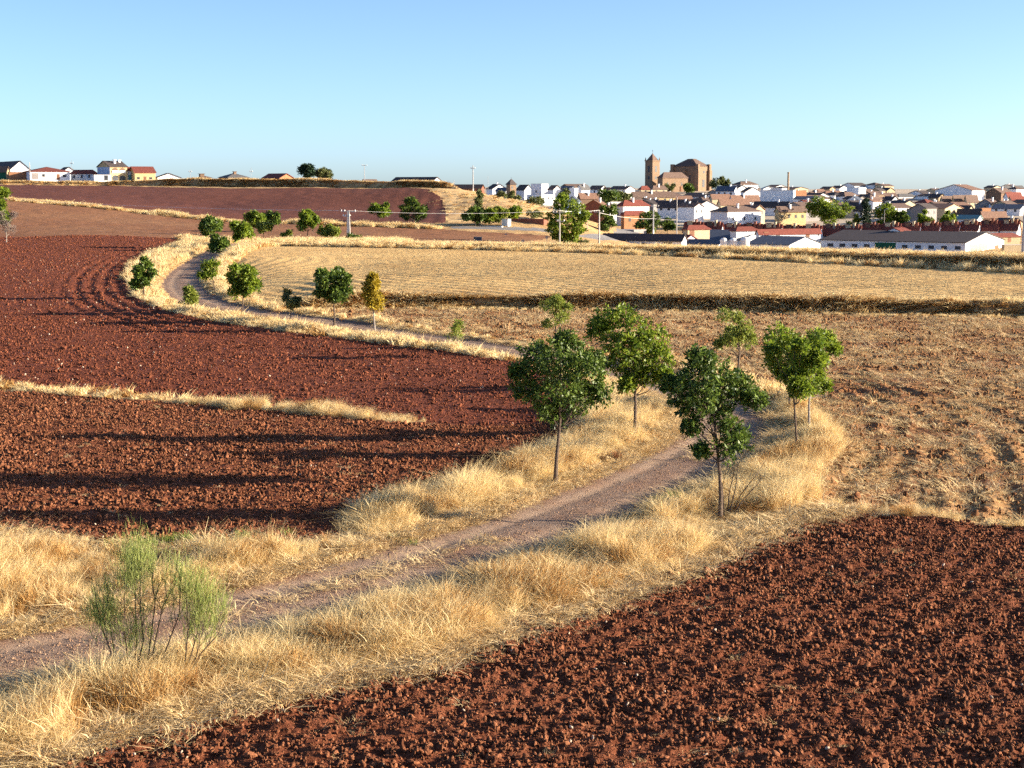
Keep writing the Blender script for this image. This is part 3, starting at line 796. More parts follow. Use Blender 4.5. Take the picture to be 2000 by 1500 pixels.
class House:
    """a block seen over its near corner: one face to the left (px0..pxc), one to the right (pxc..px1)"""
    def __init__(s, px0, pxc, px1, yb, ye, yr, Y, a, name, label, cat='house', group=None):
        s.a = math.radians(a); s.C = np.array(at_y(pxc, yb, Y))
        t0 = raydir(px0, yb); t1 = raydir(px1, yb)
        t0 = t0[0] / t0[1]; t1 = t1[0] / t1[1]
        ca, sa = math.cos(s.a), math.sin(s.a)
        s.L = max(1.2, (s.C[0] - t0 * Y) / max(0.12, ca + t0 * sa)); s.W = max(1.2, (t1 * Y - s.C[0]) / max(0.12, sa - t1 * ca))
        s.L = min(s.L, 75); s.W = min(s.W, 60)
        s.du = np.array((-ca, sa, 0.0)); s.dv = np.array((sa, ca, 0.0))
        m = FPX / Y * 1.005
        s.m = m; s.yb = yb; s.Y = Y; s.he = (yb - ye) / m; s.hr = (yb - yr) / m
        s.root = empty(name, s.C); tag(s.root, label, cat, group)
        zt = tz(*(s.C[:2] + s.du[:2] * s.L * .5 + s.dv[:2] * s.W * .5))
        s.zb = min(-1.0, zt - s.C[2] - 1.5)
    def P(s, u, v, z): return s.du * u + s.dv * v + np.array((0, 0, z))
    def block(s, mb, u0, u1, v0, v1, z0, z1):
        return mb.hexa([s.P(u0, v0, z0), s.P(u0, v1, z0), s.P(u1, v1, z0), s.P(u1, v0, z0), s.P(u0, v0, z1), s.P(u0, v1, z1), s.P(u1, v1, z1), s.P(u1, v0, z1)])
    def gable(s, wall, roof, along='u', o=0.35, th=0.18, ridge=0.5):
        L, W, he, hr, zb = s.L, s.W, s.he, s.hr, s.zb
        Q = (lambda i, j, z: s.P(i, j, z)) if along == 'u' else (lambda i, j, z: s.P(j, i, z))
        n, w = (L, W) if along == 'u' else (W, L)
        r = w * ridge
        mb = MB(); vs = []
        for i in (0, n): vs += [Q(i, 0, zb), Q(i, w, zb), Q(i, w, he), Q(i, r, hr - 0.05), Q(i, 0, he)]
        mb.add(vs, [(0, 1, 2, 3, 4), (9, 8, 7, 6, 5), (0, 5, 6, 1), (1, 6, 7, 2), (2, 7, 8, 3), (3, 8, 9, 4), (4, 9, 5, 0)])
        mb.build('wall', WALL[wall], s.root)
        mb = MB()
        for j0, j1, sg in ((-o, r, -1), (w + o, r, 1)):
            sl = (hr - he) / (r if sg < 0 else w - r)
            z0 = he - sl * o
            mb.hexa([Q(-o, j0, z0), Q(n + o, j0, z0), Q(n + o, j1, hr), Q(-o, j1, hr), Q(-o, j0, z0 + th), Q(n + o, j0, z0 + th), Q(n + o, j1, hr + th), Q(-o, j1, hr + th)])
        s.roof = mb.build('roof', ROOF[roof], s.root)
        return s
    def hip(s, wall, roof, o=0.4, k=0.5, th=0.15):
        L, W, he, hr, zb = s.L, s.W, s.he, s.hr, s.zb
        s.block(MB(), 0, L, 0, W, zb, he).build('wall', WALL[wall], s.root)
        b = [s.P(-o, -o, he), s.P(L + o, -o, he), s.P(L + o, W + o, he), s.P(-o, W + o, he)]
        t = [p + np.array((0, 0, th)) for p in b]
        if L >= W: rr = [s.P(min(L / 2, W * k), W / 2, hr), s.P(max(L / 2, L - W * k), W / 2, hr)]; f = [(4, 5, 9, 8), (5, 6, 9), (6, 7, 8, 9), (7, 4, 8)]
        else: rr = [s.P(L / 2, min(W / 2, L * k), hr), s.P(L / 2, max(W / 2, W - L * k), hr)]; f = [(5, 6, 9, 8), (4, 5, 8), (7, 4, 8, 9), (6, 7, 9)]
        s.roof = MB().add(b + t + rr, [(3, 2, 1, 0), (0, 1, 5, 4), (1, 2, 6, 5), (2, 3, 7, 6), (3, 0, 4, 7)] + f).build('roof', ROOF[roof], s.root)
        return s
    def flat(s, wall, roof='pale', par=0.3):
        s.block(MB(), 0, s.L, 0, s.W, s.zb, s.he - 0.12).build('wall', WALL[wall], s.root)
        mb = MB(); s.block(mb, -0.08, s.L + 0.08, -0.08, s.W + 0.08, s.he - 0.12, s.he)
        s.roof = mb.build('roof', ROOF[roof], s.root)
        return s
    def open(s, face, px0, px1, y0, y1, kind='dark', frame=False):
        """an opening given by its pixels on the left ('l') or right ('r') face"""
        def along(px):
            d = raydir(px, s.yb); t = d[0] / d[1]; C = s.C
            if face == 'l': return (C[0] - t * C[1]) / (-s.du[0] + t * s.du[1])
            return (t * C[1] - C[0]) / (s.dv[0] - t * s.dv[1])
        q0, q1 = sorted((along(px0), along(px1))); z0, z1 = (s.yb - y1) / s.m, (s.yb - y0) / s.m
        lim = s.L if face == 'l' else s.W
        q0, q1 = max(0.15, q0), min(lim - 0.15, q1)
        if q1 - q0 < 0.25: return s
        nm = {'dark': 'window', 'door': 'door', 'green': 'garage_door', 'teal': 'garage_door', 'shutter': 'shutter'}[kind]
        mb = MB()
        if face == 'l': s.block(mb, q0, q1, -0.05, 0.10, z0, z1)
        else: s.block(mb, -0.05, 0.10, q0, q1, z0, z1)
        ob = mb.build(nm, M[DOORS[kind]], s.root)
        mb = MB(); zs = z0 - 0.10
        if kind == 'dark':
            if face == 'l': s.block(mb, q0 - 0.08, q1 + 0.08, -0.12, 0.02, zs, z0)
            else: s.block(mb, -0.12, 0.02, q0 - 0.08, q1 + 0.08, zs, z0)
            mb.build('sill', M['concrete'], ob)
        return s
    def wins(s, face, n, z0=0.9, z1=2.0, w=0.9, floor=0, door=False):
        """n windows set out along a face"""
        lim = s.L if face == 'l' else s.W
        for i in range(n):
            c = lim * (i + 0.5) / n; h = z1 + floor; b = z0 + floor
            kd = 'pane'
            nm = 'window'
            if door and i == n // 2: nm, kd, b = 'door', 'wood', 0.0
            if h > s.he - 0.15: h = s.he - 0.15; b = max(0.1, h - 1.1)
            mb = MB(); q0, q1 = max(0.1, c - w / 2), min(lim - 0.1, c + w / 2)
            if face == 'l': s.block(mb, q0, q1, -0.05, 0.1, b, h)
            else: s.block(mb, -0.05, 0.1, q0, q1, b, h)
            mb.build(nm, M[kd], s.root)
        return s
    def chimney(s, fu, fv, top=1.0, w=0.55, wall='white'):
        u, v = s.L * fu, s.W * fv
        mb = MB(); s.block(mb, u - w / 2, u + w / 2, v - w / 2, v + w / 2, s.he, s.hr + top); s.block(mb, u - w * .7, u + w * .7, v - w * .7, v + w * .7, s.hr + top, s.hr + top + 0.14)
        mb.build('chimney', WALL[wall], s.root)
        return s

def Hs(args, name, label, kind, wall, roof, cat='house', group=None, **kw):
    h = House(*args, name, label, cat, group)
    if kind == 'gu': h.gable(wall, roof, 'u', **kw)
    elif kind == 'gv': h.gable(wall, roof, 'v', **kw)
    elif kind == 'hip': h.hip(wall, roof, **kw)
    else: h.flat(wall, roof)
    return h

# --- houses along the top of the hill at the left
h = Hs((-30, 19, 62, 351, 333, 315, 585, 58), 'barn', 'white gabled barn behind the orange wall at the hilltop end', 'gu', 'white', 'dark', 'barn')
h = Hs((-30, 14, 18, 352, 333, 326, 572, 30), 'house', 'dark-roofed house with a green gate beside the orange wall', 'gu', 'tan', 'brown'); h.open('l', -6, 12, 337, 351, 'green')
h = Hs((16, 18, 56, 352, 336, 335, 568, 66), 'yard_wall', 'orange brick yard wall on the hilltop', 'flat', 'orange', 'terracotta', 'wall')
h = Hs((46, 60, 137, 352, 335.5, 325.5, 562, 64), 'house', 'long white bungalow with a red hipped roof on the hilltop', 'hip', 'white', 'red')
h.open('r', 63, 75, 338, 350, 'shutter').open('r', 83, 88, 340, 345).open('r', 111, 117, 340, 351, 'door').open('r', 123, 130, 341, 345.5)
h = Hs((112, 122, 150, 350, 336, 327, 600, 60), 'house', 'small white gable showing behind the long bungalow', 'gu', 'white', 'dark')
h = Hs((138, 182, 190, 352, 340, 331.5, 575, 30), 'house', 'low shaded house with a reddish roof next to the long bungalow', 'hip', 'white', 'red'); h.wins('l', 3)
h = Hs((181, 184, 217, 353, 341, 340, 560, 66), 'garage', 'low white flat garage in front of the arcaded house', 'flat', 'white', 'pale', 'garage'); h.open('r', 204, 211, 342.5, 352, 'dark')
h = Hs((191, 215.5, 249, 354, 326, 315, 566, 50), 'arcaded_house', 'two-storey yellow house with arched balconies and a dark roof', 'gv', 'yellow', 'dark')
MB().hexa([h.P(0.02, -0.06, h.zb), h.P(0.02, 0.0, h.zb), h.P(h.L, 0.0, h.zb), h.P(h.L, -0.06, h.zb), h.P(0.02, -0.06, h.he - .1), h.P(0.02, 0, h.he - .1), h.P(h.L, 0, h.he - .1), h.P(h.L, -0.06, h.he - .1)]).build('shade_tint_side', WALL['blue'], h.root)  # thin sheet over the yellow side, its blue shade put into the colour
for zf in (0.25, 3.0):
    for vf in (0.12, 0.55):
        w = h.W * 0.34; v0 = h.W * vf; prof = [(v0, zf), (v0 + w, zf)] + [(v0 + w / 2 + w / 2 * math.cos(t), zf + 1.15 + 0.75 * math.sin(t)) for t in np.linspace(0, math.pi, 9)]
        n = len(prof)
        MB().add([h.P(-0.06, v, z) for v, z in prof] + [h.P(0.15, v, z) for v, z in prof], [tuple(range(n)), tuple(range(2 * n - 1, n - 1, -1))] + [(i, i + n, (i + 1) % n + n, (i + 1) % n) for i in range(n)]).build('arch_opening', M['pane'] if zf < 1 else WALL['brown'], h.root)
        if zf > 1: h.block(MB(), -0.25, -0.07, v0 - 0.1, v0 + w + 0.1, zf, zf + 0.9).build('balustrade', M['white_paint'], h.root)
h.chimney(0.3, 0.5, 0.5, 0.8).chimney(0.4, 0.85, 0.4, 0.8)
h = Hs((247, 249.5, 264, 353, 333, 327, 572, 66), 'annex', 'narrow white annex with a teal garage door between the two yellow houses', 'gv', 'white', 'red', 'house'); h.open('r', 251, 261, 342, 352, 'teal')
h = Hs((252, 263.5, 304, 353, 337, 326, 568, 62), 'house', 'low yellow house with a bright red roof on the hilltop', 'gv', 'yellow', 'red'); h.open('r', 281, 286, 345, 352, 'door').open('r', 268, 273, 346, 350).open('r', 292, 297, 346, 350)
h = Hs((303, 308, 353, 355, 347, 339, 575, 62), 'barn', 'low white gabled barn beyond the yellow houses', 'gu', 'white', 'dark', 'barn')
h = Hs((384, 391, 413, 355, 348, 343, 580, 60), 'house', 'small tan house with a square dark chimney on the ridge', 'hip', 'tan', 'brown'); h.chimney(.5, .3, .6, 1.6, 'brown')
h = Hs((428, 446, 486, 356, 347, 338, 575, 55), 'house', 'broad grey hipped roof showing above the ridge', 'hip', 'tan', 'grey'); h.chimney(.4, .5, .5, 1.0, 'brown')
h = Hs((512, 546, 574, 356, 348, 339.5, 580, 45), 'house', 'red-roofed house with an orange end wall near the pine', 'gu', 'orange', 'red')
h = Hs((708, 712, 736, 359, 354, 351, 575, 60), 'shed', 'tiny low shed by the lone pole on the ridge', 'gv', 'tan', 'brown', 'shed')
h = Hs((766, 845, 862, 361, 354, 346.5, 545, 30), 'barn', 'long dark-roofed barn at the end of the ridge', 'gu', 'white', 'dark', 'barn'); h.wins('l', 8, .3, 1.0, 1.2)

# --- sheds at the near edge of the town
h = Hs((1174, 1331, 1341, 486, 470.5, 459, 415, 24), 'farm_building', 'long low white building with small dark windows behind the grassy bank', 'gu', 'white', 'dark', 'building')
for a, b, y0, y1, k in ((1179, 1186, 474, 480, 'dark'), (1193, 1213, 474, 481, 'shutter'), (1221, 1228, 474, 479.5, 'dark'), (1237, 1241, 475, 479, 'dark'), (1253, 1262, 475, 478.5, 'dark'), (1294, 1313, 473.5, 479, 'dark')): h.open('l', a, b, y0, y1, k)
h = Hs((1314, 1336, 1362, 486, 470, 460, 428, 40), 'lean_to', 'small red-roofed annex at the end of the long white building', 'gu', 'white', 'red', 'shed')
h = Hs((1346, 1449, 1512, 486, 469, 452.5, 446, 36), 'barn', 'blue-grey roofed barn with a pale gable behind the silos', 'gu', 'white', 'slate', 'barn')
h = Hs((1340, 1404, 1410, 486, 476, 469, 424, 24), 'shed', 'low slate-roofed shed in front of the silos', 'gu', 'white', 'slate', 'shed')
h = Hs((1458, 1541, 1602, 488, 478.5, 464.5, 420, 40), 'barn', 'slate-roofed barn with a wide bright white gable', 'gu', 'white', 'slate', 'barn')
h = Hs((1603, 1885, 1960, 493, 474.5, 457, 424, 36), 'long_barn', 'very long dark-roofed barn with a cream gable and a green door', 'gu', 'white', 'dark', 'barn')
for a in (1616, 1639, 1663, 1687, 1761, 1787, 1813, 1838, 1865): h.open('l', a, a + 11, 481, 487.5)
h.open('l', 1708, 1749, 477, 490, 'green').open('r', 1942, 1950, 484, 493, 'door').open('r', 1893, 1928, 478, 492, 'shutter')
for i, px in enumerate((1413, 1432, 1455)):
    p = np.array(at_y(px, 486, 417)); k = 7.2
    r = (0.95, 1.05, 1.25)[i]; hh = (2.2, 2.1, 2.2)[i]
    o = empty('silo', p); tag(o, ('smallest round-topped white silo, beside the slate shed', 'middle of the three round-topped white silos', 'largest round-topped white silo, beside the wide white gable')[i], 'silo', 'white silos by the barns')
    MB().lathe([(r, -2.0), (r, hh)], 16).build('tank', M['white_paint'], o)
    MB().lathe([(r + .04, hh), (r * .96, hh + .3 * r), (r * .78, hh + .55 * r), (r * .45, hh + .75 * r), (r * .1, hh + .82 * r)], 16).build('dome', M['white_paint'], o)
h = Hs((1958, 1961, 1996, 494, 478, 477, 430, 70), 'yard_wall', 'tan block wall beside the cream gable of the long barn', 'flat', 'tan', 'pale', 'wall')
h = Hs((1915, 1932, 1992, 484, 464, 456, 450, 60), 'house', 'orange-walled house with a brown door above the tan block wall', 'hip', 'tan', 'red'); h.open('r', 1968, 1974, 464, 474, 'door').open('r', 1947, 1952, 466, 470)
h = Hs((1334, 1343, 1386, 468, 449, 440, 440, 60), 'house', 'cream house with a tall brown door under a red roof near the lamp post', 'hip', 'cream', 'red'); h.open('r', 1347, 1356, 449, 461, 'door')
h = Hs((1426, 1438, 1482, 468, 452, 443, 448, 62), 'house', 'low red hipped house behind the blue-grey barn roof', 'hip', 'white', 'red')
h = Hs((1476, 1482, 1602, 476, 456, 449, 442, 64), 'house', 'long white house with brown doors behind the slate barn', 'gv', 'white', 'red'); h.open('r', 1492, 1500, 453, 462, 'door').open('r', 1516, 1523, 456.5, 461).open('r', 1573, 1581, 457, 468, 'door').open('r', 1597, 1600, 457, 462)
h = Hs((1734, 1757, 1776, 466, 451, 446, 450, 50), 'house', 'small white house with a blue-shaded gable above the long barn', 'gv', 'white', 'red')

# --- the terrace of red-roofed houses
ORD = ['first', 'second', 'third', 'fourth', 'fifth', 'sixth', 'seventh', 'eighth', 'ninth', 'tenth', 'eleventh', 'twelfth', 'thirteenth', 'fourteenth', 'fifteenth', 'sixteenth', 'seventeenth', 'eighteenth']
rt = random.Random(4)
xs_ = np.linspace(1334, 1990, 18)
for i in range(17):
    x0, x1 = xs_[i], xs_[i + 1]; dy = 4.0 * math.sin(i * 0.33 - 0.4)
    h = Hs((x0 + 0.6, x1 - 4.5, x1 + 2.5, 470 + dy * .3, 453 + dy + (i % 2), 437 + dy + rt.uniform(-1.5, 1.5), 474 + rt.uniform(-2, 2), 30 + rt.uniform(-2, 2)), 'terraced_house',
           'red-roofed house, %s in the long terrace counted from the lamp post' % ORD[i], 'gu', 'white', 'red', 'house', 'terrace of red-roofed houses')
    h.chimney(0.12, 0.30, 0.35, 0.6, 'brick').chimney(0.36, 0.40, 0.75, 0.7, 'cream' if i % 3 else 'brick')
    h.block(MB(), h.L * .55, h.L * .85, h.W * .3, h.W * .5, h.he, h.hr + 0.35).build('dormer', WALL['brown' if i % 2 else 'cream'], h.root)
    h.block(MB(), h.L * .5, h.L * .9, h.W * .25, h.W * .55, h.hr + .35, h.hr + .5).build('dormer_roof', ROOF['dark' if i % 3 else 'red'], h.root)
    h.wins('l', 2)

# --- middle of the town
mid = [
 ((1387, 1421, 1486, 436, 414, 403, 540, 50), 'hip', 'white', 'brown', 'white house with a brown hipped roof above the terrace', 3, 0, 1),
 ((1346, 1360, 1403, 416, 404, 392.5, 600, 62), 'gu', 'white', 'brown', 'broad bright white gable with brown roof in mid-town', 0, 0, 0),
 ((1284, 1357, 1364, 416, 405, 393, 598, 26), 'gu', 'white', 'dark', 'long shaded house with a dark roof joined to the white gable', 0, 5, 2),
 ((1204, 1217, 1268, 426, 403, 391, 560, 58), 'hip', 'white', 'red', 'sunlit white house with a red hipped roof beside the trees', 0, 2, 1),
 ((1213, 1219, 1263, 438, 421, 412, 520, 60), 'hip', 'orange', 'red', 'low orange house with a red roof in front of the sunlit white house', 2, 0, 0),
 ((1231, 1238, 1319, 397, 384.5, 375, 680, 68), 'gv', 'yellow', 'brown', 'long yellowish house with a row of small windows below the church', 6, 0, 1),
 ((1316, 1322, 1352, 398, 388, 383, 690, 66), 'gv', 'orange', 'terracotta', 'low reddish house right of the long yellowish one', 2, 0, 0),
 ((1247, 1252, 1270, 380, 371, 363, 760, 62), 'hip', 'cream', 'red', 'small cream house with a pink-red roof below the church tower', 1, 0, 0),
 ((1271, 1275, 1303, 380, 370.5, 362.5, 755, 62), 'hip', 'cream', 'brown', 'cream house with brown roof at the foot of the nave', 2, 0, 1),
 ((1401, 1408, 1464, 410, 399, 390, 610, 64), 'gv', 'cream', 'terracotta', 'terracotta roof with a cream wall beside the white gable', 2, 0, 0),
 ((1386, 1391, 1426, 398, 387, 380, 660, 64), 'gv', 'cream', 'terracotta', 'small terracotta-roofed house above the broad white gable', 1, 0, 0),
 ((1425, 1430, 1483, 400, 391, 382, 650, 64), 'gv', 'white', 'terracotta', 'wide terracotta-roofed house beside the blue-shaded block', 2, 0, 1),
 ((1398, 1433, 1441, 384, 373, 364, 720, 28), 'gu', 'white', 'slate', 'shaded blue-white house with two dark windows right of the church', 0, 3, 1),
 ((1424, 1434, 1466, 384, 372, 362.5, 735, 60), 'gu', 'white', 'brown', 'first of two white sloping gables right of the church', 0, 0, 0),
 ((1446, 1455, 1486, 388, 375, 366, 715, 60), 'gu', 'white', 'brown', 'second of two white sloping gables, nearest the big blue-shaded block', 0, 0, 0),
 ((1430, 1446, 1480, 372, 361, 354, 850, 55), 'hip', 'white', 'brown', 'house with a brown hipped roof on the skyline right of the church', 1, 0, 1),
 ((1484, 1549, 1553, 402, 371.5, 371, 680, 22), 'flat', 'white', 'pale', 'big blank block in blue shade below the brick chimney stack', 0, 0, 0),
 ((1546, 1550, 1575, 392, 372, 371, 700, 66), 'flat', 'orange', 'terracotta', 'flat-roofed orange block joined to the big blank block', 2, 0, 0),
 ((1550, 1594, 1604, 401, 389, 384, 670, 30), 'gu', 'white', 'slate', 'low blue-shaded house below the orange block', 0, 2, 0),
 ((1514, 1527, 1537, 378, 367, 364, 800, 55), 'hip', 'white', 'dark', 'small pink-white house at the foot of the chimney stack', 1, 0, 0),
 ((1486, 1491, 1510, 376, 369, 365, 800, 60), 'gu', 'white', 'pale', 'tiny white house peeping over the big blank block', 0, 0, 0),
 ((1470, 1536, 1545, 414, 405, 394.5, 618, 30), 'gu', 'white', 'dark', 'dark roof running below the big blank block', 0, 0, 1),
 ((1513, 1521, 1574, 431, 412.5, 404, 545, 62), 'gv', 'yellow', 'brown', 'bright yellow house beside the big round tree', 4, 0, 1),
 ((1549, 1581, 1594, 411, 401, 391.5, 635, 48), 'gv', 'white', 'red', 'red-brown gable just left of the big round tree', 0, 0, 1),
 ((1575, 1582, 1610, 390, 381, 374, 770, 60), 'hip', 'white', 'brown', 'brown roof left of the big round tree crown', 0, 0, 1),
 ((1602, 1612, 1650, 388, 379, 372.5, 790, 60), 'hip', 'white', 'terracotta', 'terracotta roof on the skyline above the big round tree', 0, 0, 1),
 ((1632, 1650, 1678, 394, 384, 375, 730, 50), 'hip', 'white', 'brown', 'brown hipped roof below the white tower block', 0, 0, 0),
 ((1653, 1677, 1690.5, 392, 366, 365, 760, 48), 'flat', 'white', 'pale', 'tall plain white block standing out on the skyline', 0, 0, 0),
 ((1650, 1680, 1688, 402, 393, 384, 690, 36), 'gv', 'white', 'slate', 'blue-shaded gable under the tall white block', 0, 1, 0),
 ((1655, 1684, 1692, 428, 411, 396, 600, 36), 'gu', 'white', 'dark', 'dark roof between the big round tree and the cypress', 0, 1, 1),
 ((1690, 1700, 1722, 398, 390, 380, 700, 55), 'hip', 'cream', 'brown', 'cream house with brown roof behind the cypress', 0, 0, 1),
 ((1694, 1703, 1752, 390, 383, 377.5, 780, 62), 'gv', 'white', 'brown', 'long brown roof on the skyline right of the white block', 2, 0, 1),
 ((1724, 1742, 1754, 400, 391, 384, 720, 48), 'gu', 'white', 'dark', 'small white gable below the skyline', 0, 0, 1),
 ((1744, 1755, 1790, 392, 385, 378.5, 790, 60), 'hip', 'white', 'grey', 'grey roof on the skyline in the gap before the blue shed', 0, 0, 0),
 ((1784, 1796, 1836, 394, 387, 383, 780, 62), 'gv', 'white', 'brown', 'flat brown roof line left of the blue-shaded shed', 2, 0, 0),
 ((1727, 1757, 1794, 424, 403, 392, 630, 48), 'gu', 'cream', 'dark', 'cream-gabled house with a dark roof above the park trees', 0, 0, 1),
 ((1784, 1810, 1829, 412, 397, 389, 660, 46), 'hip', 'white', 'red', 'red hipped house with a bright white end wall', 0, 0, 0),
 ((1770, 1812, 1848, 430, 411, 401.5, 585, 44), 'gv', 'grey', 'brown', 'big grey gabled house behind the park trees', 0, 1, 0),
 ((1824, 1846, 1873, 416, 406.5, 396.5, 630, 50), 'gv', 'cream', 'brown', 'brown-roofed house with a small white dish left of the cream row', 1, 1, 0),
 ((1836, 1841, 1864, 406, 393, 383.5, 690, 60), 'gv', 'cream', 'brown', 'first of three cream houses in a row below the blue-shaded shed', 2, 0, 0),
 ((1859, 1864, 1888, 406, 392.5, 382, 688, 60), 'gv', 'yellow', 'brown', 'middle of three cream houses in a row below the blue-shaded shed', 2, 0, 0),
 ((1883, 1888, 1910, 405, 391.5, 381.5, 686, 60), 'gv', 'cream', 'brown', 'last of three cream houses in a row below the blue-shaded shed', 2, 0, 0),
 ((1826, 1898, 1922, 390, 372, 361, 760, 38), 'gv', 'white', 'terracotta', 'large shed with a blue-shaded gable on the skyline', 0, 0, 0),
 ((1868, 1890, 1902, 424, 411, 402, 600, 44), 'gu', 'cream', 'dark', 'dark-roofed house with a cream end below the cream row', 0, 1, 0),
 ((1925, 1955, 1978, 392, 377, 368, 740, 42), 'gv', 'brown', 'brown', 'dark gabled house on the skyline right of the shed', 0, 1, 1),
 ((1904, 1943, 1957, 410, 401, 389.5, 660, 42), 'gv', 'grey', 'brown', 'shaded grey gable with a white end wall at the right', 0, 1, 1),
 ((1952, 1966, 2002, 378, 370, 363, 800, 60), 'gv', 'white', 'grey', 'topmost grey-roofed house at the right end of the skyline', 0, 0, 1),
 ((1966, 1984, 1999, 392, 370, 364.5, 770, 52), 'hip', 'white', 'brown', 'white two-storey house with two windows at the right end', 2, 0, 0),
 ((1960, 1968, 1996, 392, 384, 376, 720, 60), 'gv', 'white', 'red', 'red roof in front of the white two-storey house', 0, 0, 0),
 ((1968, 1976, 2004, 402, 391, 384, 690, 62), 'gv', 'cream', 'red', 'pale wall with broken red roof at the right end', 1, 0, 0),
 ((1936, 1992, 2006, 418, 408, 400, 620, 34), 'gu', 'white', 'slate', 'long slate roof at the right edge of the town', 0, 3, 0),
 ((1913, 1917, 1935, 424, 406, 405, 590, 66), 'flat', 'orange', 'terracotta', 'orange brick block beside the terracotta roof at the right', 0, 0, 0),
 ((1913, 1919, 1966, 432, 423, 414, 570, 66), 'gv', 'brown', 'terracotta', 'sunlit terracotta roof near the right edge', 0, 0, 0),
 ((1868, 1913, 1918, 432, 421, 409, 575, 28), 'gu', 'brown', 'dark', 'dark purple roof above the teal awning', 0, 0, 0),
 ((1866, 1908, 1918, 440, 428, 421, 550, 34), 'gu', 'white', 'teal', 'shed with a teal awning roof', 0, 0, 0),
 ((1918, 1924, 1942, 446, 436, 430, 520, 60), 'gv', 'cream', 'terracotta', 'tiny cream-roofed hut above the terrace end', 0, 0, 0),
 ((1940, 1975, 1998, 446, 436, 427, 520, 44), 'gu', 'tan', 'dark', 'dark-roofed house above the terrace end by the edge pole', 0, 1, 1),
 # towards the golden hill
 ((880, 940, 946, 374, 367, 361, 640, 30), 'gu', 'brick', 'brown', 'long brown brick building behind the golden slope', 0, 6, 0),
 ((950, 962, 990, 378, 369, 360, 760, 58), 'gu', 'white', 'dark', 'dark roof with a white gable left of the stone pavilion', 0, 0, 1),
 ((968, 988, 998, 382, 373, 367, 740, 40), 'gu', 'white', 'slate', 'blue-shaded cottage below the stone pavilion', 0, 1, 0),
 ((1008, 1024, 1040, 380, 371, 361.5, 750, 48), 'gu', 'white', 'dark', 'dark roof between the stone pavilion and the white cube', 0, 0, 0),
 ((1037, 1057.5, 1071, 380, 359, 358, 740, 48), 'flat', 'white', 'pale', 'white cube-shaped house with one dark window on the skyline', 0, 1, 0),
 ((1029, 1058, 1084, 394, 380, 378, 690, 52), 'flat', 'white', 'pale', 'long low white building with a broken parapet below the white cube', 3, 0, 0),
 ((1070, 1081, 1096, 384, 370, 362.5, 730, 56), 'gu', 'white', 'brown', 'little white gable right of the white cube', 0, 0, 0),
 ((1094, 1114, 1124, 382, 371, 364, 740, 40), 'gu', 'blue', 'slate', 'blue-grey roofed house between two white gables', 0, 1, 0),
 ((1112, 1122, 1129, 384, 367, 365, 720, 50), 'flat', 'white', 'pale', 'narrow white house end above the big leafy tree', 0, 0, 0),
 ((1126, 1136, 1152, 384, 370, 361.5, 730, 50), 'gv', 'white', 'grey', 'white gabled house above the terracotta roof', 1, 0, 1),
 ((1128, 1134, 1171, 400, 387, 378, 650, 64), 'gv', 'brown', 'terracotta', 'terracotta roof behind the big leafy tree', 0, 0, 1),
 ((1106, 1130, 1134, 404, 394, 384, 600, 32), 'gv', 'blue', 'slate', 'blue-shaded gable peeping over the big leafy tree', 0, 0, 0),  # this gable's shade is put into its blue wall colour
 ((1142, 1178, 1188, 414, 402, 391, 560, 32), 'gv', 'brick', 'terracotta', 'brick gable with pale eaves between the two leafy trees', 0, 0, 1),
 ((1178, 1191, 1204, 378, 366, 358.5, 760, 48), 'flat', 'brown', 'brown', 'brown house with a flat top on the skyline left of the church', 0, 1, 0),
 ((1190, 1222, 1240, 380, 370, 364, 740, 40), 'gu', 'white', 'brown', 'reddish roof over a blue-shaded wall left of the church tower', 0, 3, 1),
 ((1150, 1172, 1186, 380, 370, 363, 770, 44), 'gu', 'white', 'brown', 'shaded house with brown roof on the skyline between gables', 0, 1, 0),
 ((1096, 1110, 1150, 372, 365, 360, 850, 60), 'gv', 'brown', 'brown', 'long dark roof line on the far skyline', 0, 0, 0),
 ((1190, 1197, 1218, 410, 401, 395, 590, 60), 'gv', 'white', 'pale', 'pale roofed shed beside the dark tree group', 0, 0, 0),
]
for args, kind, wl, rf, lab, nr_, nl_, nc_ in mid:
    h = Hs(args, 'house', lab, kind, wl, rf)
    if nr_: h.wins('r', nr_, w=min(0.9, h.W / nr_ * 0.45))
    if nl_: h.wins('l', nl_, w=min(0.9, h.L / nl_ * 0.45))
    if kind != 'flat':
        for q in range(nc_): h.chimney(0.3 + 0.4 * q, 0.45, 0.7, 0.6, 'white')

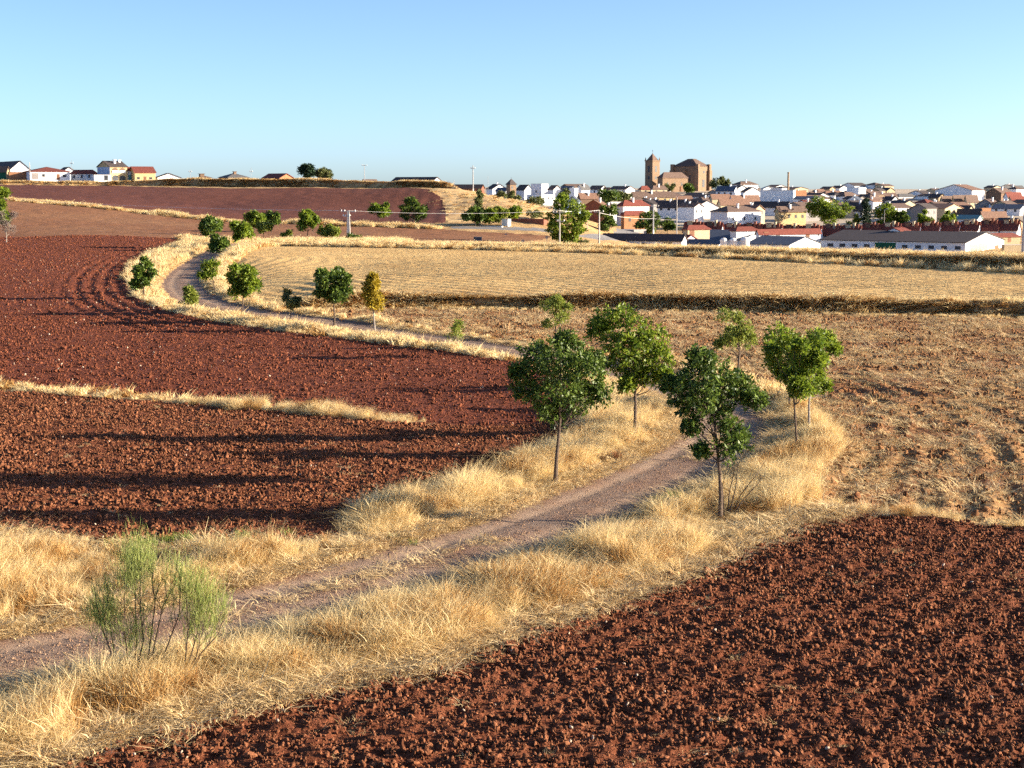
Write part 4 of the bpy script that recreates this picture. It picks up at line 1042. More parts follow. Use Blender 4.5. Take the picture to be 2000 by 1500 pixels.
rf_ = random.Random(12)
LAND = [(1180, 'big leafy tree'), (1230, 'sunlit white house'), (1275, 'church tower'), (1340, 'church nave'), (1400, 'dusky skyline tree'), (1460, 'white sloping gables'), (1520, 'brick chimney stack'), (1570, 'orange flat block'),
        (1617, 'biggest round tree'), (1672, 'tall white block'), (1690, 'dark cypress'), (1730, 'round park tree'), (1790, 'red hipped house'), (1830, 'big grey gable'), (1874, 'large skyline shed'), (1920, 'orange brick block'), (1955, 'dark skyline gable'), (1995, 'edge pole')]
infill_labels = set()
for k in range(90):
    Yf = rf_.uniform(560, 900); px = rf_.uniform(1170, 2010)
    yb = 372 + (900 - Yf) * 0.152 + rf_.uniform(-1, 2)
    if 1255 < px < 1400 and Yf > 780: continue
    if 1480 < px < 1560 and Yf < 700: continue
    w = rf_.uniform(4.5, 8) * FPX / Yf; w2 = w * rf_.uniform(0.5, 1.1); m_ = FPX / Yf
    he_ = rf_.uniform(2.2, 3.2) * m_; hr_ = he_ + rf_.uniform(1.0, 1.8) * m_
    kind = rf_.choice(['gu', 'gv', 'hip', 'gv', 'gu'])
    wl_ = rf_.choice(['white', 'white', 'cream', 'tan', 'grey']); ro_ = rf_.choice(['brown', 'terracotta', 'brown', 'brown', 'dark', 'dark'])
    lx, ln_ = min(LAND, key=lambda q: abs(q[0] - px))
    lab_ = '%s %s house with a %s %s roof just %s the %s' % ('far small' if Yf > 740 else 'small', wl_, ro_, 'hipped' if kind == 'hip' else 'gabled', 'left of' if px < lx else 'right of', ln_)
    if lab_ in infill_labels: continue
    infill_labels.add(lab_)
    h = Hs((px - w, px, px + w2, yb, yb - he_, yb - hr_, Yf, rf_.uniform(40, 58)), 'house', lab_, kind, wl_, ro_, 'house', 'packed small houses of the town')
    if rf_.random() < 0.6: h.chimney(rf_.uniform(.3, .7), .45, 0.6, 0.55, 'white')
    h.wins('r', 2, w=0.8)

# stone pavilion with a pyramid roof
h = Hs((989, 996.5, 1008, 380, 361, 350, 735, 52), 'stone_pavilion', 'brown stone pavilion with a pointed pyramid roof', 'hip', 'stone', 'dark', 'building'); h.open('r', 999, 1002, 364, 369)
MB().box(-.06, .06, -.06, .06, h.hr - .1, h.hr + 0.9).build('finial', M['steel'], h.root).location = h.P(h.L / 2, h.W / 2, 0)

# --- the church
def church():
    root = empty('church', at_y(1330, 374, 880)); tag(root, 'big stone church with a pointed square tower above the town', 'church')
    o0 = np.array(root.location)
    def blk(args):
        h = House(*args, 'church_block', None, None); return h
    def finish(h):
        for c in list(h.root.children):
            c.location = h.C - o0; c.parent = root
        bpy.data.objects.remove(h.root)
    S, D = 'stone', 'brown'
    # tower
    h = blk((1259.5, 1274, 1288, 374, 315.5, 300, 880, 47)); h.zb = -6
    h.block(MB(), 0, h.L, 0, h.W, h.zb, h.he).build('tower', WALL[S], h.root)
    h.block(MB(), -.25, h.L + .25, -.25, h.W + .25, h.he, h.he + .5).build('tower_cornice', WALL[S], h.root)
    b = [h.P(0.5, .5, h.he + .5), h.P(h.L - .5, .5, h.he + .5), h.P(h.L - .5, h.W - .5, h.he + .5), h.P(.5, h.W - .5, h.he + .5), h.P(h.L / 2, h.W / 2, h.hr)]
    MB().add(b, [(3, 2, 1, 0), (0, 1, 4), (1, 2, 4), (2, 3, 4), (3, 0, 4)]).build('spire', ROOF['brown'], h.root)
    for u, v in ((.15, .15), (h.L - .15, .15), (.15, h.W - .15), (h.L - .15, h.W - .15)):
        MB().lathe([(.38, h.he + .5), (.3, h.he + 1.2), (.05, h.he + 2.2)], 6, tuple(h.P(u, v, 0)[:2])).build('pinnacle', WALL[S], h.root)
    c = h.P(h.L / 2, h.W / 2, 0)
    mb = MB(); mb.box(c[0] - .07, c[0] + .07, c[1] - .07, c[1] + .07, h.hr - .3, h.hr + 2.0); mb.box(c[0] - .5, c[0] + .5, c[1] - .06, c[1] + .06, h.hr + 1.2, h.hr + 1.35); mb.build('cross', M['steel'], h.root)
    for z0, z1 in ((9.8, 13.2), (5.6, 7.4)):
        h.block(MB(), -.06, .12, h.W * .36, h.W * .60, z0 + 1.2, z1 + 1.2).build('belfry_opening', M['pane'], h.root)
        h.block(MB(), h.L * .38, h.L * .62, -.06, .12, z0 + 1.2, z1 + 1.2).build('belfry_opening', M['pane'], h.root)
    finish(h)
    # low nave
    h = blk((1284, 1294, 1343, 374, 348, 336.5, 868, 56)); h.zb = -6
    h.hip(S, D, k=0.6); h.root.children[0].name = 'nave'
    for f in (0.2, 0.48, 0.76): h.block(MB(), -.06, .12, h.W * f - .4, h.W * f + .4, 3.2, 5.0).build('window', M['pane'], h.root)
    h.block(MB(), -.3, .12, h.W * .7, h.W * .76, 0, 3.0).build('portal', M['wood'], h.root)
    finish(h)
    # tall east end
    h = blk((1313, 1362, 1384, 378, 325.5, 310.5, 890, 40)); h.zb = -6
    L, W = h.L, h.W
    h.block(MB(), 0, L, 0, W, h.zb, h.he).build('chancel', WALL[S], h.root)
    o = .4; he, hr = h.he, h.hr
    b = [h.P(-o, -o, he), h.P(L + o, -o, he), h.P(L + o, W + o, he), h.P(-o, W + o, he), h.P(L * .36, W * .35, hr), h.P(L * .62, W * .5, hr), h.P(L * .36, W * .62, hr)]
    MB().add(b, [(3, 2, 1, 0), (0, 1, 5, 4), (1, 2, 5), (2, 3, 6, 5), (3, 0, 4, 6), (4, 5, 6)]).build('chancel_roof', ROOF['brown'], h.root)
    for u, v in ((0, 0), (L, 0), (0, W)):
        h.block(MB(), u - 1.5, u + 1.1, v - 1.5, v + 1.1, h.zb, he * .86).build('buttress', WALL[S], h.root)
        h.block(MB(), u - 1.0, u + .9, v - 1.0, v + .9, he * .86, he + 1.3).build('buttress_top', WALL[S], h.root)
    h.block(MB(), L * .5 - .9, L * .5 + .9, -1.2, .5, h.zb, he * .9).build('buttress', WALL[S], h.root)
    h.block(MB(), -.08, .12, W * .42, W * .62, 3.6, 8.0).build('window', M['pane'], h.root)
    h.block(MB(), -.08, .12, W * .48, W * .62, 11.6, 13.0).build('window', M['pane'], h.root)
    h.block(MB(), L * .28, L * .34, -.08, .12, 7, 10.5).build('window', M['pane'], h.root)
    finish(h)
church()

# --- chimney stack
p = at_y(1539, 378, 790); s_ = FPX / 790
o = empty('chimney_stack', p); tag(o, 'tall slim brick chimney stack above the big blank block', 'chimney')
hh = (378 - 337) / s_
MB().lathe([(0.62, -3), (0.46, hh * .95), (0.46, hh * .95)], 12).build('shaft', M['stone_dark'], o)
MB().lathe([(0.62, hh * .95), (0.66, hh * .98), (0.55, hh)], 12).build('cap', M['stone_dark'], o)

# --- gate, red wall and kerb by the town road
h = Hs((980, 992, 997, 444, 427.5, 426, 395, 40), 'gate_booth', 'small white booth at the end of the red wall', 'flat', 'white', 'pale', 'booth')
h = Hs((996, 1062, 1070, 446, 428, 427, 402, 22), 'retaining_wall', 'dark red retaining wall under the golden slope', 'flat', 'brick', 'red', 'wall')
h = Hs((936, 980, 982, 446, 441.5, 441, 393, 14), 'kerb_wall', 'low white kerb wall along the bend of the town road', 'flat', 'white', 'pale', 'wall')
h = Hs((1200, 1238, 1262, 456, 449, 448, 470, 40), 'yard_wall', 'grey stepped yard wall left of the striped pole', 'flat', 'grey', 'pale', 'wall')

# --- trees in and before the town
TT = dict(nl=15, nclu=30, k=6, L=0.62, W=0.4)
T('poplar', 934, 441, 374, 923, 944, 436, 'leaf_olive', 'slim poplar rising against the golden slope', Y=398, seed=51, shape='column', nl=10, nclu=30, k=6, L=0.5, W=0.28)
T('park_tree', 928, 443, 404, 904, 950, 434, 'leaf_dark', 'dark round tree at the foot of the slim poplar', Y=395, seed=52, **TT)
T('park_tree', 957, 443, 408, 944, 972, 434, 'leaf_mid', 'bright green tree right of the slim poplar', Y=396, seed=53, **TT)
T('park_tree', 978, 442, 405, 965, 992, 432, 'leaf_light', 'yellow-green tree beside the white booth', Y=398, seed=54, **TT)
T('park_tree', 1001, 440, 404, 988, 1016, 428, 'leaf_mid', 'green tree above the red wall', Y=412, seed=55, **TT)
T('slope_bush', 1040, 428, 411, 1028, 1062, 427, 'leaf_olive', 'olive bush on the slope above the red wall', cat='bush', Y=416, seed=56, nl=7, nclu=20, k=5, L=.5, W=.3)
T('leafy_tree', 1106, 480, 381, 1066, 1152, 474, 'leaf_mid', 'big bright leafy tree by the town road', Y=332, seed=57, nl=22, nclu=60, k=6, L=0.55, W=0.36,
  lobes=[(-.35, 0, .85, .34), (-.2, .2, .98, .24), (.2, 0, .8, .4), (.55, .1, .68, .38), (.8, 0, .55, .28), (-.6, 0, .55, .36), (-.1, -.3, .55, .46), (.4, .3, .45, .42), (-.7, 0, .3, .3), (-.4, -.2, .28, .4), (.1, 0, .2, .42), (.5, -.1, .25, .36), (-.1, 0, .02, .3), (.3, 0, .02, .26), (-.45, .1, .08, .28)])
T('leafy_tree', 1186, 470, 399, 1168, 1206, 464, 'leaf_dark', 'dark tree behind the concrete pole by the town road', Y=440, seed=58, **TT)
T('low_bush', 1137, 482, 470, 1124, 1150, 481, 'leaf_olive', 'low dull bush beside the big leafy tree', cat='bush', Y=350, seed=59, nl=6, nclu=20, k=5, L=.4, W=.25)
T('town_tree', 1192, 398, 371, 1168, 1212, 395, 'leaf_dark', 'dark broad tree above the pale shed left of the white house', Y=640, seed=60, nl=12, nclu=34, k=6, L=.8, W=.5)
T('town_tree', 1215, 400, 374, 1204, 1232, 396, 'leaf_olive', 'olive tree beside the dark broad tree', Y=645, seed=61, nl=9, nclu=26, k=6, L=.8, W=.5)
T('town_tree', 1262, 462, 411, 1238, 1290, 456, 'leaf_dark', 'dark broad tree just left of the striped pole', Y=492, seed=62, **TT)
T('town_tree', 1303, 460, 427, 1289, 1319, 448, 'leaf_dark', 'small dark round tree between the striped pole and the lamp', Y=478, seed=63, **TT)
T('church_shrub', 1305, 376, 359, 1296, 1320, 375, 'leaf_olive', 'dull bush in front of the church nave', cat='bush', Y=840, seed=64, nl=7, nclu=22, k=5, L=.9, W=.6)
T('town_tree', 1350, 382, 358, 1334, 1358, 378, 'leaf_dark', 'dark tree against the tall shaded church wall', Y=850, seed=65, nl=8, nclu=24, k=5, L=.9, W=.6)
T('town_tree', 1408, 374, 345, 1385, 1427, 371, 'leaf_olive', 'dusky tree on the skyline right of the church', Y=860, seed=66, nl=11, nclu=30, k=6, L=1.0, W=.6)
T('town_tree', 1617, 446, 384, 1574, 1666, 440, 'leaf_mid', 'biggest round tree in the middle of the town', Y=540, seed=67, nl=18, nclu=50, k=6, L=.7, W=.45)
T('cypress', 1690, 446, 389, 1679, 1703, 444, 'leaf_pine', 'dark upright cypress among the park trees', Y=525, seed=68, shape='column', nl=10, nclu=34, k=6, L=.6, W=.3)
T('town_tree', 1727, 446, 397, 1704, 1757, 440, 'leaf_mid', 'green round tree right of the cypress', Y=530, seed=69, nl=12, nclu=40, k=6, L=.65, W=.42)
T('town_tree', 1760, 446, 412, 1744, 1778, 442, 'leaf_dark', 'lower dark tree right of the round park tree', Y=528, seed=70, **TT)
T('town_tree', 1805, 446, 411, 1793, 1823, 442, 'leaf_mid', 'green tree in front of the big grey gable', Y=525, seed=71, **TT)
T('town_tree', 1855, 450, 413, 1836, 1870, 446, 'leaf_mid', 'green tree left of the teal awning', Y=520, seed=72, **TT)
T('town_tree', 1669, 446, 420, 1658, 1682, 442, 'leaf_light', 'small bright tree between the biggest tree and the cypress', Y=528, seed=73, nl=8, nclu=24, k=5, L=.6, W=.4)
T('pine', 598, 357, 321, 580, 618, 348, 'leaf_pine', 'dark umbrella pine on the ridge', Y=562, seed=74, nl=12, nclu=44, k=7, L=.7, W=.4)
T('ridge_tree', 630, 357, 330, 611, 651, 355, 'leaf_olive', 'rounded olive tree beside the umbrella pine', Y=566, seed=75, nl=12, nclu=40, k=6, L=.7, W=.4)
T('slope_tree', 1005, 398, 374, 994, 1016, 395, 'leaf_olive', 'dull tree below the stone pavilion', Y=640, seed=76, nl=8, nclu=24, k=5, L=.8, W=.5)
T('slope_tree', 978, 392, 374, 962, 992, 390, 'leaf_olive', 'dull bushy tree behind the golden slope', Y=650, seed=77, nl=8, nclu=24, k=5, L=.8, W=.5)
T('slope_tree', 1040, 404, 386, 1024, 1066, 402, 'leaf_olive', 'dark hedge-like tree where the golden slope ends', Y=560, seed=78, nl=10, nclu=28, k=5, L=.7, W=.4)
T('slope_tree', 1099, 396, 369, 1090, 1114, 392, 'leaf_olive', 'dusky tree above the big leafy tree', Y=660, seed=79, nl=8, nclu=24, k=5, L=.8, W=.5)

# --- poles, lamps and wires
def pole(px, pyb, pyt, Y, r, mat, name, label, cat, arms=(), lamp=0, band=None, square=False):
    p = np.array(at_y(px, pyb, Y)); s = FPX / Y; H = (pyb - pyt) / s
    o = empty(name, p); tag(o, label, cat)
    mb = MB()
    if square:
        mb.hexa([(-r, -r, -1), (r, -r, -1), (r, r, -1), (-r, r, -1), (-r * .55, -r * .55, H), (r * .55, -r * .55, H), (r * .55, r * .55, H), (-r * .55, r * .55, H)])
    else: mb.lathe([(r, -2.0), (r * .6, H)], 10)
    mb.build('post', M[mat], o)
    if band:
        MB().lathe([(r * 1.12, band[0]), (r * 1.05, band[1])], 10).build('band', M['white_paint'], o)
    for py, x0, x1 in arms:
        z = (pyb - py) / s; a, b = (x0 - px) / s, (x1 - px) / s
        arm = MB().box(a, b, -.06, .06, z - .06, z + .06).build('crossarm', M['steel'], o)
        for q in (a * .95, b * .95, a * .5):
            MB().lathe([(.09, z + .06), (.13, z + .16), (.09, z + .24), (.12, z + .34), (.05, z + .42)], 8, (q, 0)).build('insulator', M['white_paint'], arm)
    if lamp:
        z = H; MB().tube([(0, 0, z - .05), (lamp * .4, 0, z + .25), (lamp, 0, z + .3)], [.07, .06, .05], 6).build('lamp_arm', M[mat], o)
        MB().box(lamp - .1, lamp + .5, -.14, .14, z + .22, z + .38).build('lamp_head', M['concrete'], o)
    return p + np.array((0, 0, H))
A = pole(681, 472, 412, 312, 0.42, 'concrete', 'utility_pole', 'grey concrete power pole with crossarms in the brown field', 'pole', [(414, 667, 695), (423, 671, 684)], square=True)
B = pole(1093, 482, 412, 322, 0.17, 'concrete', 'utility_pole', 'thin pale pole with two crossarms before the big leafy tree', 'pole', [(416, 1080, 1105), (433, 1088, 1102)])
C_ = pole(1170, 484, 411, 352, 0.22, 'concrete', 'utility_pole', 'stout concrete pole at the end of the long white building', 'pole', [(415, 1160, 1178)])
D_ = pole(1275.5, 466, 400, 462, 0.28, 'steel', 'transformer_pole', 'dark pole with a white painted base among the dark trees', 'pole', [(404, 1272, 1286)], band=(0.2, 2.6))
pole(1321.5, 450, 385, 455, 0.17, 'concrete', 'street_lamp', 'tall pale street lamp left of the terrace', 'lamp', lamp=1.4)
pole(1997.5, 500, 398, 215, 0.27, 'steel', 'utility_pole', 'thick dark pole cut by the right edge of the picture', 'pole')
pole(924, 378, 324, 520, 0.22, 'steel', 'utility_pole', 'tall dark pole with a white painted foot on the golden slope', 'pole', [(330, 919, 928)], band=(0.0, 1.6))
pole(712, 358, 322, 568, 0.16, 'steel', 'utility_pole', 'thin lone pole with a crossarm on the ridge', 'pole', [(324, 707, 717)])
pole(59, 354, 318, 548, 0.16, 'concrete', 'utility_pole', 'pale thin pole at the corner of the long bungalow', 'pole')
pole(141, 352, 314, 580, 0.09, 'steel', 'antenna_mast', 'thin antenna mast between the hilltop bungalows', 'antenna', [(320, 138, 144)])
pole(372, 356, 331, 580, 0.1, 'steel', 'antenna_mast', 'thin antenna mast behind the hill bank', 'antenna', [(336, 369, 375)])
pole(491, 357, 328, 580, 0.09, 'steel', 'antenna_mast', 'thin antenna mast beside the broad grey roof', 'antenna', [(336, 488, 494)])
pole(887, 368, 352, 560, 0.09, 'steel', 'antenna_mast', 'short mast at the top of the golden slope', 'antenna')
pole(953, 380, 344, 640, 0.08, 'steel', 'antenna_mast', 'fine tall mast left of the stone pavilion', 'antenna')
pole(1147, 476, 418, 420, 0.1, 'concrete', 'street_lamp', 'thin pole between the two leafy trees', 'lamp', lamp=0.6)
pole(1727, 446, 410, 500, 0.08, 'concrete', 'street_lamp', 'thin street lamp in front of the park trees', 'lamp', lamp=0.6)

def wire(a, b, sag, label, off=0.0):
    P = []
    for i in range(13):
        t = i / 12; q = np.array(a) * (1 - t) + np.array(b) * t
        q[2] -= sag * 4 * t * (1 - t); P.append(q)
    mb = MB(); mb.tube(P, [0.028] * 13, 5)
    tag(mb.build('power_line', M['white_paint']), label, 'wire')
wire(np.array(at_y(-200, 371, 420)), A, 1.2, 'pale power line from the hillside to the concrete pole')
wire(A, B, 0.6, 'pale power line between the concrete pole and the thin pale pole')
wire(B, C_, 0.3, 'short power line between the thin pale pole and the stout one')
wire(C_ - np.array((0, 0, .6)), D_ - np.array((0, 0, 4.2)), 0.5, 'power line from the stout pole to the transformer pole')
wire(D_ - np.array((0, 0, 4.2)), np.array(at_y(1420, 431, 470)), 0.4, 'power line from the transformer pole towards the terrace')

# --- road signs
def sign_board(px, py0, py1, x0, x1, Y, label):
    p = np.array(at_y(px, 474, Y)); p[2] = tz(p[0], p[1]); s = FPX / Y
    d0 = np.array(at_y(x0, py1, Y)) - p; d1 = np.array(at_y(x1, py0, Y)) - p
    o = empty('road_sign', p); tag(o, label, 'sign')
    MB().box(d0[0], d1[0], -.04, .04, d0[2], d1[2]).build('panel', M['sign_dark'], o)
    MB().box(d0[0] - .08, d1[0] + .08, .045, .09, d0[2] - .08, d1[2] + .08).build('panel_frame', M['steel'], o)
    for x in (d0[0] * .7, d1[0] * .7): MB().box(x - .05, x + .05, .095, .18, -.5, d0[2] + .1).build('post', M['steel'], o)
sign_board(933, 463, 469.5, 925.5, 940.5, 318, 'dark rectangular road sign beyond the stubble field, seen from behind')
def round_sign(px, py, r, Y, label):
    p = np.array(at_y(px, py + 8, Y)); p[2] = tz(p[0], p[1]); c = np.array(at_y(px, py, Y)) - p
    o = empty('road_sign', p); tag(o, label, 'sign')
    q = MB(); n = 16
    vs = [(r * math.cos(2 * math.pi * k / n), y, c[2] + r * math.sin(2 * math.pi * k / n)) for y in (-.03, .03) for k in range(n)]
    q.add(vs, [tuple(range(n)), tuple(range(2 * n - 1, n - 1, -1))] + [(k, k + n, (k + 1) % n + n, (k + 1) % n) for k in range(n)]).build('disc', M['shutter'], o)
    MB().box(-.04, .04, .035, .11, -.6, c[2] + r * .5).build('post', M['steel'], o)
round_sign(1021, 471, 0.36, 322, 'round road sign right of the rectangular sign')
round_sign(1068, 463.5, 0.36, 345, 'round road sign close to the big leafy tree')
round_sign(903, 472, 0.3, 318, 'low round road sign left of the rectangular sign')
round_sign(988, 458.5, 0.32, 372, 'small round road sign in the brown field')

# ------------------------------------------------------------------ broom shrub and bare shoots in the foreground
def broom():
    X, Y, Z = g(290, 1335)[0], g(290, 1335)[1], 0.0
    s = FPX / (Y * CP + CAM_H * SP)
    root = empty('broom_shrub', (X, Y, Z))
    tag(root, 'wispy green broom shrub with thin dark stems in the roadside grass', 'shrub')
    rg = np.random.default_rng(5)
    def loc(px, py, dy=0.0):
        return np.array(((px - 290) / s, dy, (1335 - py) / s * 1.02))
    stems = [[(232, 1330), (215, 1270), (192, 1215), (180, 1150)], [(228, 1335), (222, 1260), (215, 1200), (214, 1140)], [(258, 1335), (268, 1260), (262, 1180), (262, 1080)],
             [(262, 1335), (285, 1250), (278, 1180), (285, 1060)], [(290, 1325), (302, 1260), (318, 1190), (345, 1130)], [(298, 1340), (330, 1265), (350, 1200), (358, 1110)],
             [(343, 1356), (370, 1290), (388, 1230), (395, 1120)], [(346, 1356), (385, 1280), (405, 1220), (420, 1160)], [(345, 1356), (368, 1285), (375, 1220), (372, 1130)],
             [(262, 1335), (255, 1290), (250, 1220), (258, 1120)], [(270, 1335), (290, 1280), (305, 1180), (300, 1090)], [(350, 1355), (395, 1275), (430, 1235), (446, 1190)]]
    tips = []
    for i, st in enumerate(stems):
        dy = rg.uniform(-0.5, 0.5)
        P = [loc(px + rg.normal() * 2, py, dy * k / 3) for k, (px, py) in enumerate(st)]
        P[0][2] = max(-0.08, min(P[0][2], 0.0)) - 0.05
        mb = MB(); mb.tube(P, [0.022, 0.017, 0.012, 0.005], 5)
        for j in range(7):
            t = rg.uniform(0.35, 0.95) * 3; k = min(2, int(t)); q = P[k] * (1 - t + k) + P[k + 1] * (t - k)
            e_ = q + np.array((rg.normal() * 0.14, rg.normal() * 0.14, rg.uniform(0.25, 0.6)))
            mb.tube([q, (q + e_) / 2 + rg.normal(size=3) * 0.02, e_], [0.008, 0.006, 0.003], 4)
            tips.append((q, e_))
        mb.build('stem', M['bark'], root)
        tips.append((P[2], P[3]))
    zones = [((275, 1085), 34, 38, 2000), ((262, 1120), 26, 30, 900), ((195, 1190), 26, 42, 1250), ((222, 1195), 20, 40, 700), ((398, 1175), 34, 50, 2300), ((372, 1130), 26, 36, 800), ((265, 1230), 34, 38, 900), ((440, 1170), 14, 22, 160), ((345, 1110), 20, 26, 220)]
    C, Dn, Tn = [], [], []
    for (zx, zy), rx, rz, n in zones:
        q = rg.normal(size=(n, 3)) * 0.6
        c0 = loc(zx, zy)
        c = c0 + q * np.array((rx / s, 0.32, rz / s))
        base = loc((zx * 0.75 + 290 * 0.25), 1420)
        d = (c - base); d /= np.linalg.norm(d, axis=1)[:, None]
        C.append(c - d * 0.12); Dn.append(d + rg.normal(size=(n, 3)) * 0.14); Tn.append(rg.uniform(0, 1, n))
    for q, e_ in tips:
        n = 26
        t = rg.uniform(0.3, 1, n)[:, None]
        C.append(q * (1 - t) + e_ * t + rg.normal(size=(n, 3)) * 0.02); d = (e_ - q) / np.linalg.norm(e_ - q)
        Dn.append(d + rg.normal(size=(n, 3)) * 0.22); Tn.append(rg.uniform(0, 1, n))
    C = np.concatenate(C); Dn = np.concatenate(Dn); Tn = np.concatenate(Tn)
    me = leaves('foliage', C, Dn, rg.uniform(0.12, 0.30, len(C)), 0.0075, Tn, rg, 0.1)
    link('foliage', me, M['broom'], root)
broom()

def shoots():
    X, Y = g(1432, 1008)
    s = FPX / (Y * CP + CAM_H * SP)
    root = empty('bare_shoots', (X, Y, 0))
    tag(root, 'leafless reddish shoots rising beside the foot of the nearest dark tree', 'shrub')
    rg = np.random.default_rng(9)
    for st in ([(1420, 1010), (1424, 960), (1430, 910), (1428, 880)], [(1425, 1010), (1445, 965), (1470, 925), (1500, 892)], [(1428, 1010), (1450, 975), (1478, 940), (1490, 925)], [(1415, 1008), (1412, 950), (1418, 905), (1436, 868)], [(1422, 1010), (1436, 950), (1440, 905), (1448, 890)]):
        P = [np.array(((px - 1432) / s, rg.normal() * 0.12 * k, (1008 - py) / s)) for k, (px, py) in enumerate(st)]
        P[0][2] -= 0.1
        mb = MB(); mb.tube(P, [0.026, 0.018, 0.012, 0.004], 5)
        for j in range(4):
            t = rg.uniform(0.8, 2.8); k = min(2, int(t)); q = P[k] * (1 - t + k) + P[k + 1] * (t - k)
            e_ = q + np.array((rg.normal() * 0.2, rg.normal() * 0.15, rg.uniform(0.1, 0.4)))
            mb.tube([q, (q + e_) / 2 + rg.normal(size=3) * 0.02, e_], [0.007, 0.005, 0.002], 4)
        mb.build('stem', M['bark'], root)
shoots()

# ------------------------------------------------------------------ scattered ground cover: clods, straw, dry grass
def scatter(name, variants, pts, rot, scl, vid, label, cat, seed=0):
    """many copies of a few small pieces over one object"""
    src = bpy.data.collections.new(name + '_pieces')
    for i, (me, m) in enumerate(variants):
        o = bpy.data.objects.new('%s_piece_%02d' % (name, i), me)
        if not me.materials: me.materials.append(m)
        src.objects.link(o)
    me = bpy.data.meshes.new(name)
    n = len(pts)
    me.vertices.add(n); me.vertices.foreach_set('co', np.asarray(pts, dtype=np.float32).ravel())
    for nm, arr, ty, key in (('rot', rot, 'FLOAT_VECTOR', 'vector'), ('scl', scl, 'FLOAT_VECTOR', 'vector'), ('vid', vid, 'INT', 'value')):
        a = me.attributes.new(nm, ty, 'POINT')
        a.data.foreach_set(key, np.asarray(arr, dtype=np.int32 if ty == 'INT' else np.float32).ravel())
    o = link(name, me)
    tag(o, label, cat, None, 'stuff')
    ng = bpy.data.node_groups.new(name + '_scatter', 'GeometryNodeTree')
    ng.interface.new_socket('Geometry', in_out='INPUT', socket_type='NodeSocketGeometry')
    ng.interface.new_socket('Geometry', in_out='OUTPUT', socket_type='NodeSocketGeometry')
    gi = ng.nodes.new('NodeGroupInput'); go = ng.nodes.new('NodeGroupOutput')
    ci = ng.nodes.new('GeometryNodeCollectionInfo')
    ci.inputs['Collection'].default_value = src
    ci.inputs['Separate Children'].default_value = True; ci.inputs['Reset Children'].default_value = True
    ip = ng.nodes.new('GeometryNodeInstanceOnPoints')
    ip.inputs['Pick Instance'].default_value = True
    def attr(nm, ty):
        a = ng.nodes.new('GeometryNodeInputNamedAttribute'); a.data_type = ty; a.inputs['Name'].default_value = nm
        return a.outputs['Attribute']
    er = ng.nodes.new('FunctionNodeEulerToRotation')
    L = ng.links
    L.new(gi.outputs[0], ip.inputs['Points']); L.new(ci.outputs[0], ip.inputs['Instance'])
    L.new(attr('vid', 'INT'), ip.inputs['Instance Index'])
    L.new(attr('rot', 'FLOAT_VECTOR'), er.inputs[0]); L.new(er.outputs[0], ip.inputs['Rotation'])
    L.new(attr('scl', 'FLOAT_VECTOR'), ip.inputs['Scale'])
    L.new(ip.outputs[0], go.inputs[0])
    md = o.modifiers.new('scatter', 'NODES'); md.node_group = ng
    return o

def set_tint(me, vals):
    a = me.attributes.new('tint', 'FLOAT', 'POINT'); a.data.foreach_set('value', np.asarray(vals, dtype=np.float32))

def clod_mesh(i):
    rg = np.random.default_rng(100 + i)
    t = (1 + 5 ** .5) / 2
    v = np.array([(-1, t, 0), (1, t, 0), (-1, -t, 0), (1, -t, 0), (0, -1, t), (0, 1, t), (0, -1, -t), (0, 1, -t), (t, 0, -1), (t, 0, 1), (-t, 0, -1), (-t, 0, 1)], dtype=float)
    v /= np.linalg.norm(v[0])
    f = [(0, 11, 5), (0, 5, 1), (0, 1, 7), (0, 7, 10), (0, 10, 11), (1, 5, 9), (5, 11, 4), (11, 10, 2), (10, 7, 6), (7, 1, 8), (3, 9, 4), (3, 4, 2), (3, 2, 6), (3, 6, 8), (3, 8, 9), (4, 9, 5), (2, 4, 11), (6, 2, 10), (8, 6, 7), (9, 8, 1)]
    v = list(v); nf = []; cache = {}
    def mid(a, b):
        kk = (min(a, b), max(a, b))
        if kk not in cache:
            p = v[a] + v[b]; v.append(p / np.linalg.norm(p)); cache[kk] = len(v) - 1
        return cache[kk]
    for a, b, c in f:
        ab, bc, ca = mid(a, b), mid(b, c), mid(c, a); nf += [(a, ab, ca), (b, bc, ab), (c, ca, bc), (ab, bc, ca)]
    v = np.array(v)
    w = rg.normal(size=(5, 3)) * 1.6; ph = rg.uniform(0, 6, 5)
    r = 1 + 0.16 * np.sin(v @ w.T + ph).sum(axis=1) / 1.3 + 0.17 * rg.normal(size=len(v))
    v = v * r[:, None] * np.array((1.15, rg.uniform(0.55, 0.95), rg.uniform(0.45, 0.8)))
    me = mesh_np('clod', v, np.array(nf))
    set_tint(me, np.full(len(v), 0.5) + 0.3 * rg.normal(size=len(v)))
    return me
CLODS = [clod_mesh(i) for i in range(6)]
def clods(m):
    out = []
    for c in CLODS:
        c2 = c.copy(); c2.materials.clear(); c2.materials.append(M[m]); out.append((c2, M[m]))
    return out

def rand_in(poly, dens, rg, ymax=1e9, ymin=0, fov=0.52):
    P = np.array(poly)
    y1 = min(P[:, 1].max(), ymax); y0 = max(P[:, 1].min(), ymin)
    x0, x1 = max(P[:, 0].min(), -fov * y1 - 2), min(P[:, 0].max(), fov * y1 + 2)
    n = int((x1 - x0) * (y1 - y0) * dens)
    x = rg.uniform(x0, x1, n); y = rg.uniform(y0, y1, n)
    m = (np.abs(x) < fov * y + 1.5)
    x, y = x[m], y[m]
    m = in_poly(x, y, poly)
    return x[m], y[m]

def ground_z(x, y):
    r = classify(x, y)
    return terrain(x, y) + relief(x, y, r), r

